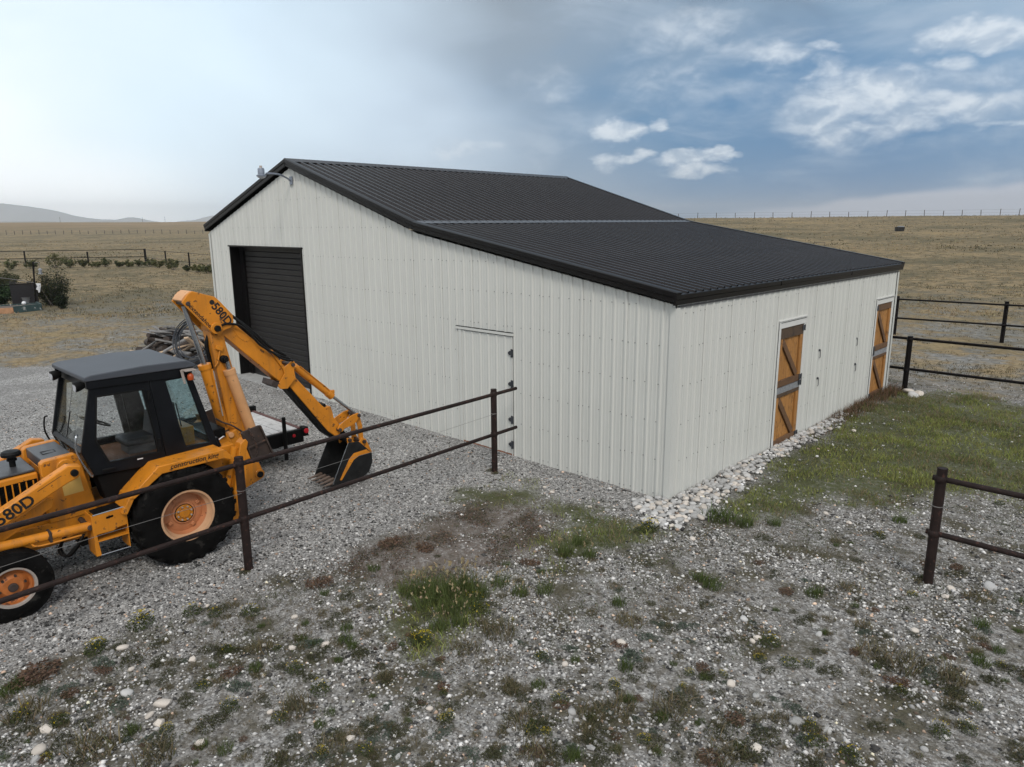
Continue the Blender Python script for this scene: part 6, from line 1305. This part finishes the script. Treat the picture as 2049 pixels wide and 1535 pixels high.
# ------------------------------------------------------------------ weeds (countable clumps) near the camera
def clump_mesh(kind, seed):
    r_ = np.random.default_rng(seed+900); parts = {}
    if kind == 'green_tuft':
        n = 150; a = r_.random(n)*2*np.pi; rr = .10*np.sqrt(r_.random(n)); xy = np.stack([rr*np.cos(a), rr*np.sin(a)], 1)
        parts['blades'] = blades(xy, np.zeros(n)-.01, r_.uniform(.05, .15, n), r_.uniform(.004, .008, n), r_.uniform(.2, .9, n), jit((.085, .115, .034), n, r_, .4), r_)
    elif kind == 'tall_grass':
        n = 170; a = r_.random(n)*2*np.pi; rr = .13*np.sqrt(r_.random(n)); xy = np.stack([rr*np.cos(a), rr*np.sin(a)], 1)
        parts['blades'] = blades(xy, np.zeros(n)-.01, r_.uniform(.08, .26, n), r_.uniform(.004, .009, n), r_.uniform(.15, .8, n), jit((.11, .14, .045), n, r_, .4), r_)
        m_ = 9; a = r_.random(m_)*2*np.pi; rr = .13*np.sqrt(r_.random(m_)); P = np.stack([rr*np.cos(a), rr*np.sin(a), r_.uniform(.18, .29, m_)], 1); V, F, C = leaves(np.repeat(P, 3, 0)+r_.normal(size=(m_*3, 3))*np.array([.004, .004, .02]), np.full(m_*3, .022), jit((.34, .27, .16), m_*3, r_, .25), r_, 3.0); parts['seed_heads'] = (V, F, C)
    elif kind == 'mat_weed':
        n = 420; a = r_.random(n)*2*np.pi; rr = .14*np.sqrt(r_.random(n)); lobes = 1+.22*np.sin(a*3+seed)+.1*np.sin(a*5+seed*2); P = np.stack([rr*lobes*np.cos(a), rr*lobes*np.sin(a), .004+.055*r_.random(n)*(1-(rr/.2)**2)], 1)
        parts['leaves'] = leaves(P, r_.uniform(.007, .016, n), jit((.066, .068, .034), n, r_, .5), r_, .7)
    elif kind == 'sage_mat':
        n = 420; a = r_.random(n)*2*np.pi; rr = .13*np.sqrt(r_.random(n)); lobes = 1+.3*np.sin(a*2+seed)+.2*np.sin(a*5+seed*2); P = np.stack([rr*lobes*np.cos(a), rr*lobes*np.sin(a)*.7, .004+.05*r_.random(n)*(1-(rr/.15)**2)], 1)
        parts['leaves'] = leaves(P, r_.uniform(.007, .014, n), jit((.10, .125, .095), n, r_, .35), r_, .7)
    elif kind == 'yellow_flower':
        n = 380; a = r_.random(n)*2*np.pi; rr = .12*np.sqrt(r_.random(n)); P = np.stack([rr*np.cos(a), rr*np.sin(a), .005+.11*r_.random(n)*(1-(rr/.13)**2*.7)], 1)
        parts['leaves'] = leaves(P, r_.uniform(.008, .016, n), jit((.060, .075, .026), n, r_, .45), r_, .9)
        m_ = 70 if seed % 2 else 26; a = r_.random(m_)*2*np.pi; rr = .115*np.sqrt(r_.random(m_)); P = np.stack([rr*np.cos(a), rr*np.sin(a), .085+.05*(1-(rr/.12)**2)+.015*r_.random(m_)], 1)
        parts['flowers'] = leaves(P, r_.uniform(.007, .013, m_), jit((.52, .40, .02), m_, r_, .2), r_, .3)
    elif kind == 'dry_tuft':
        n = 170; a = r_.random(n)*2*np.pi; rr = .11*np.sqrt(r_.random(n)); xy = np.stack([rr*np.cos(a), rr*np.sin(a)], 1); mixc = np.where(r_.random((n, 1)) < .55, jit((.19, .155, .090), n, r_, .4), jit((.11, .105, .055), n, r_, .4))
        parts['blades'] = blades(xy, np.zeros(n)-.01, r_.uniform(.03, .11, n), r_.uniform(.004, .007, n), r_.uniform(.3, 1.2, n), mixc, r_)
    elif kind == 'rust_weed':
        n = 360; a = r_.random(n)*2*np.pi; rr = .135*np.sqrt(r_.random(n)); P = np.stack([rr*np.cos(a), rr*np.sin(a)*.75, .004+.04*r_.random(n)], 1)
        parts['stems'] = leaves(P, r_.uniform(.008, .02, n), jit((.15, .098, .068), n, r_, .45), r_, .35)
    return parts
KINDS = {'green_tuft': ('small tuft of fresh green grass', 'grass tuft'), 'tall_grass': ('tall grass clump with pale seed heads', 'grass clump'), 'mat_weed': ('flat dark olive weed mat', 'weed'), 'sage_mat': ('low grey-green sage mat', 'weed'), 'yellow_flower': ('low weed with small yellow flowers', 'flower'), 'dry_tuft': ('short brown half-dry grass tuft', 'grass tuft'), 'rust_weed': ('rust-brown withered weed', 'weed')}
PROTO = {}
for kd in KINDS:
    PROTO[kd] = []
    for sd_ in range(4):
        PROTO[kd].append([(nm, np_mesh(nm, *p_, 'leaf_col')) for nm, p_ in clump_mesh(kd, sd_).items()])
PLACES = [(-2.7, -5.8, 1.2, 'by the post near the rear tyre'), (-.9, -2.9, .9, 'on the withered patch before the barn corner'), (.7, -.6, .7, 'beside the pale cobble strip'), (3.8, -.2, 1.5, 'round the end post of the rusty fence'), (-1.9, -7.6, 1.3, 'along the driveway edge near the front tyre'), (1.2, -5.6, 1.6, 'in the open stony yard'), (3.0, -3.2, 1.2, 'on bare gravel between the barn corner and rusty fence'), (2.2, 3.0, 2.0, 'on the green strip beside the side wall')]
count = {k_: 0 for k_ in KINDS}
def weed(kd, x_, y_, s_, var=None):
    ms = PROTO[kd][random.randrange(4) if var is None else var]; lab, cat = KINDS[kd]; count[kd] += 1; z_ = tz(x_, y_); rz = random.uniform(0, 6.28); s3 = (s_*random.uniform(.85, 1.2), s_*random.uniform(.85, 1.2), s_*random.uniform(.8, 1.15))
    if len(ms) == 1:
        root = bpy.data.objects.new(kd, ms[0][1]); COL.objects.link(root)
    else:
        root = bpy.data.objects.new(kd, None); COL.objects.link(root); root.empty_display_size = .1
        for nm, me_ in ms: c_ = bpy.data.objects.new(nm, me_); COL.objects.link(c_); c_.parent = root; (tag(c_, kind='stuff') if nm in ('flowers', 'seed_heads') else None)
    root.location = (x_, y_, z_); root.rotation_euler = (0, 0, rz); root.scale = s3
    pl = min(PLACES, key=lambda p_: math.hypot(x_-p_[0], y_-p_[1])-p_[2]); tag(root, lab+' '+pl[3], cat, kd.replace('_', ' ')+'s '+pl[3])
def wpx(kd, px_, py_, s_, var=None): q = gz(px_, py_); weed(kd, q[0], q[1], s_, var)
for (px_, py_, s_) in ((282, 1254, 1.25), (190, 1305, 1.0), (200, 1292, .7), (460, 1420, .8), (1540, 1290, .9), (1300, 1062, 1.2), (1280, 1066, .9), (845, 1290, 1.0), (830, 1283, .8), (1580, 1330, .8), (1120, 1402, .7), (950, 1200, .9), (960, 1225, .9), (1760, 1078, .7), (2000, 1010, .6), (1880, 1470, .8), (1630, 1490, .8), (590, 1345, .8), (640, 1385, .8), (560, 1440, .7), (45, 1440, .9), (500, 1230, .8), (385, 1230, .9), (430, 1235, .7), (1700, 1520, .9), (1935, 1460, .7)): wpx('yellow_flower', px_, py_, s_, 1 if s_ > .95 else 0)
for (px_, py_, s_) in ((475, 1378, 1.1), (205, 1330, 1.0), (1298, 1276, 1.0), (1265, 1318, 1.2), (1090, 1320, .8), (240, 1410, 1.0), (620, 1290, 1.0), (1370, 1255, .9), (1860, 1350, 1.0), (1590, 1420, .8), (1140, 1300, .8)): wpx('sage_mat', px_, py_, s_)
for (px_, py_, s_) in ((1238, 1210, 1.0), (1490, 1052, 1.5), (748, 1140, .9), (1425, 1175, 1.2), (1440, 1040, 2.0), (1400, 1160, 1.0), (1550, 1050, 1.0), (20, 1385, 1.0), (1630, 1190, 1.1), (1800, 1045, 1.0)): wpx('green_tuft', px_, py_, s_)
for (px_, py_, s_) in ((880, 1200, 1.3), (910, 1190, 1.35), (850, 1215, 1.1), (935, 1180, 1.2), (900, 1225, 1.15), (860, 1185, 1.1), (960, 1190, 1.0), (820, 1190, 1.0), (1000, 1170, .8), (940, 1215, 1.0), (1130, 1110, .9), (1180, 1115, .8), (1160, 1090, .9), (1090, 1185, .8), (1040, 1190, .8), (880, 1260, .9), (920, 1250, .8)): wpx('tall_grass', px_, py_, s_)
for (px_, py_, s_) in ((190, 1500, 1.8), (310, 1520, 1.6), (60, 1430, 1.5), (590, 1420, 1.4), (660, 1500, 1.3), (1260, 1245, 1.4), (1080, 1510, 1.6), (1040, 1450, 1.3), (1240, 1420, 1.3), (1340, 1420, 1.6), (1450, 1510, 1.6), (1810, 1330, 1.9), (1740, 1310, 1.6), (1900, 1360, 1.6), (1180, 1430, 1.2), (1000, 1270, 1.7), (930, 1300, 1.2), (520, 1300, 1.3), (1700, 1180, 1.3), (1960, 1200, 1.3)): wpx('dry_tuft', px_, py_, s_)
for (px_, py_, s_) in ((80, 1350, 1.6), (60, 1365, 1.3), (205, 1345, .8), (640, 1170, 1.2), (850, 1100, 1.3), (780, 1090, 1.2), (1420, 1520, 1.0), (1470, 1440, .8), (1240, 1290, .8), (1060, 1130, 1.0)): wpx('rust_weed', px_, py_, s_)
LIM = {'green_tuft': 120, 'tall_grass': 30, 'mat_weed': 230, 'sage_mat': 80, 'yellow_flower': 55, 'dry_tuft': 200, 'rust_weed': 40}
tries = 0
while tries < 9000 and any(count[k_] < LIM[k_] for k_ in ('mat_weed', 'dry_tuft', 'sage_mat')):
    tries += 1; px_, py_ = random.uniform(-30, 2080), 1000+535*math.sqrt(random.random()); q = gz(px_, py_); x_, y_ = q[0], q[1]
    if in_barn(x_, y_): continue
    m5 = [float(a[0]) for a in masks(np.array([x_]), np.array([y_]))]; cl_ = float(fbm(np.array([x_]), np.array([y_]), .9, 55, 3)[0])
    if m5[0] > .4 or m5[3] > .4 or random.random() > (.12+1.5*max(0, cl_-.36)*2.2): continue
    if sdf(Z_DRIVE, np.array([x_]), np.array([y_]))[0] > -.05: continue
    u = random.random(); s_ = random.uniform(.28, .62)+.35*random.random()**4
    if m5[1] > .5: kd = 'rust_weed' if u < .55 else ('dry_tuft' if u < .8 else 'mat_weed')
    else: kd = 'mat_weed' if u < .36 else 'dry_tuft' if u < .68 else 'sage_mat' if u < .78 else 'green_tuft' if u < .88 else 'rust_weed' if u < .94 else 'yellow_flower'
    if count[kd] >= LIM[kd]: continue
    weed(kd, x_, y_, s_)
for (bx_, by_) in ((A[0], A[1]), (B[0], B[1]), (Rr[0], Rr[1]), (R2[0], R2[1])):
    for k in range(4):
        a = random.uniform(0, 6.28); weed(random.choice(('dry_tuft', 'green_tuft', 'mat_weed')), bx_+.11*math.cos(a), by_+.11*math.sin(a), random.uniform(.35, .6))
print('weeds', count)

# ------------------------------------------------------------------ grass nobody could count
def stuff(name, label, parts, cat='grass'):
    V, F, C = joinm(parts); o = bpy.data.objects.new(name, np_mesh(name, V, F, C, 'leaf_col')); COL.objects.link(o); tag(o, label, cat, kind='stuff'); return o
x_, y_ = field(420000, -3, 8, -6, 13, rg); gm = masks(x_, y_)[2]; d = np.hypot(x_-CAM[0], y_-CAM[1]); cl_ = fbm(x_, y_, 2.2, 61, 4)
lawn = sdf(Z_GREEN[3], x_, y_) > -.6
ok = (rg.random(len(x_)) < gm*np.clip(.25+2.6*(cl_-.38), .03, 1)*np.where(lawn, .75, .55)) & ~in_barn(x_, y_) & inview(x_, y_); x_, y_, cl_, lawn = x_[ok], y_[ok], cl_[ok], lawn[ok]; n = len(x_); print('lawn blades', n)
tone = fbm(x_, y_, .8, 66, 3)[:, None]; colr = np.where(tone > .46, jit((.28, .31, .080), n, rg, .4), jit((.16, .20, .052), n, rg, .45)); dryb = rg.random((n, 1)) < (.16+.35*(tone < .42)); colr = np.where(dryb, jit((.27, .21, .115), n, rg, .35), colr)
stuff('lawn_grass', 'short green grass growing beside the barn and in damp hollows', [blades(np.stack([x_, y_], 1), terrain(x_, y_)-.01, rg.uniform(.025, .10, n)*(.6+cl_), rg.uniform(.005, .010, n), rg.uniform(.3, 1.1, n), colr, rg)])
# tall reddish weeds hugging the side wall past the near door
x_, y_ = field(16000, .02, .55, 4.6, 11.0, rg); ok = rg.random(len(x_)) < np.clip(1-x_/.55, 0, 1)*np.clip(fbm(x_, y_, 3, 77, 3)*2.2-.5, 0, 1)*.8; x_, y_ = x_[ok], y_[ok]; n = len(x_)
stuff('wall_weeds', 'dry reddish weeds fringing the foot of the side wall', [blades(np.stack([x_, y_], 1), terrain(x_, y_), rg.uniform(.05, .26, n)*np.clip((y_-4)/4, .4, 1), rg.uniform(.004, .009, n), rg.uniform(.2, .8, n), np.where(rg.random((n, 1)) < .6, jit((.20, .115, .075), n, rg, .35), jit((.07, .07, .03), n, rg, .4)), rg)])
# withered brown creeping growth
x_, y_ = field(160000, -3, 1, -5.6, -1, rg); bmk = masks(x_, y_)[1]; cl_ = fbm(x_, y_, 2.6, 81, 4); ok = rg.random(len(x_)) < bmk*np.clip(2.4*(cl_-.43), 0, 1)*.6; x_, y_ = x_[ok], y_[ok]; n = len(x_)
P = np.stack([x_, y_, terrain(x_, y_)+rg.uniform(.0, .035, n)], 1); u = rg.random((n, 1)); colr = np.where(u < .5, jit((.12, .092, .074), n, rg, .4), np.where(u < .75, jit((.19, .125, .085), n, rg, .4), jit((.075, .078, .045), n, rg, .4)))
stuff('withered_weeds', 'withered brown weeds matted over the gravel in front of the barn corner', [leaves(P, rg.uniform(.008, .022, n), colr, rg, .4)], 'weeds')
# sparse fine growth between the clumps of the yard
x_, y_ = field(460000, -4, 9, -11, 11, rg); iv = inview(x_, y_); x_, y_ = x_[iv], y_[iv]; m5 = masks(x_, y_); cl_ = fbm(x_, y_, 1.1, 91, 5)+.07*np.exp(np.clip(sdf(Z_GREEN[3], x_, y_), -9, 0)/1.3); d = np.hypot(x_-CAM[0], y_-CAM[1])
ok = (rg.random(len(x_)) < np.clip(3.2*(cl_-.44), .02, 1)*(1-m5[0])**2*(1-m5[3])*(1-m5[1]*.5)*.95) & ~in_barn(x_, y_) & inview(x_, y_); x_, y_ = x_[ok], y_[ok]; n = len(x_); print('yard blades', n)
u = fbm(x_, y_, 1.7, 95, 3)[:, None]+(rg.random((n, 1))-.5)*.3; colr = np.where(u > .56, jit((.16, .125, .07), n, rg, .4), np.where(u > .45, jit((.088, .085, .036), n, rg, .45), jit((.075, .090, .034), n, rg, .4)))
stuff('yard_weeds', 'thin olive and straw growth scattered through the yard gravel', [blades(np.stack([x_, y_], 1), terrain(x_, y_)-.005, rg.uniform(.012, .05, n), rg.uniform(.004, .009, n), rg.uniform(.4, 1.6, n), colr, rg)], 'weeds')
# prairie tufts, larger and sparser with distance
def prairie(N, dmin, dmax, hmin, hmax, wmin, wmax, seed, per):
    r_ = np.random.default_rng(seed); uu = r_.uniform(-.72, .72, N); dd_ = np.exp(r_.uniform(math.log(dmin), math.log(dmax), N)); x_ = CAM[0]+dd_*(np.cos(uu)*math.sin(YAW)+np.sin(uu)*math.cos(YAW)); y_ = CAM[1]+dd_*(np.cos(uu)*math.cos(YAW)-np.sin(uu)*math.sin(YAW))
    m5 = masks(x_, y_); cl_ = fbm(x_, y_, .35, 120+seed, 4); ok = (r_.random(N) < m5[4]*np.clip(.2+2.2*(cl_-.36), .05, 1)) & ~in_barn(x_, y_) & ~((x_ > -21.2) & (x_ < -15.5) & (y_ > -1.6) & (y_ < 2.2)); x_, y_ = np.repeat(x_[ok], per), np.repeat(y_[ok], per); n = len(x_); x_ = x_+r_.normal(size=n)*wmax*2.0; y_ = y_+r_.normal(size=n)*wmax*2.0
    tone = np.repeat(fbm(x_[::per], y_[::per], .12, 140, 4)+(r_.random(n//per)-.5)*.35, per)[:, None]; colr = np.where(tone > .50, jit((.36, .28, .165), n, r_, .3), np.where(tone > .38, jit((.23, .18, .105), n, r_, .35), jit((.10, .088, .05), n, r_, .4)))
    print('prairie', n); return blades(np.stack([x_, y_], 1), terrain(x_, y_)-.02, r_.uniform(hmin, hmax, n), r_.uniform(wmin, wmax, n), r_.uniform(.2, 1.1, n), colr, r_)
stuff('prairie_grass', 'dry tan and grey-green bunchgrass covering the open pasture', [prairie(46000, 15, 45, .03, .11, .010, .022, 1, 5), prairie(30000, 40, 110, .05, .16, .025, .055, 2, 4), prairie(14000, 100, 260, .10, .25, .08, .18, 3, 3)])
# ------------------------------------------------------------------ air
hm = bpy.data.materials.new('haze'); hm.use_nodes = True; hm.node_tree.nodes.clear(); HN_ = NT(hm.node_tree)
ho = HN_.n('ShaderNodeOutputMaterial'); pv = HN_.n('ShaderNodeVolumePrincipled'); pv.inputs['Color'].default_value = (.93, .965, 1, 1); pv.inputs['Density'].default_value = .00017; pv.inputs['Anisotropy'].default_value = .6
hm.node_tree.links.new(pv.outputs[0], ho.inputs['Volume'])
mb = MB(); mb.mm(-7500, 3500, -3500, 7500, -100, 200); me_ = mb.mesh('haze'); me_.materials.append(hm); hz = bpy.data.objects.new('haze', me_); COL.objects.link(hz); tag(hz, 'thin pale haze over the plain', 'haze', kind='stuff')
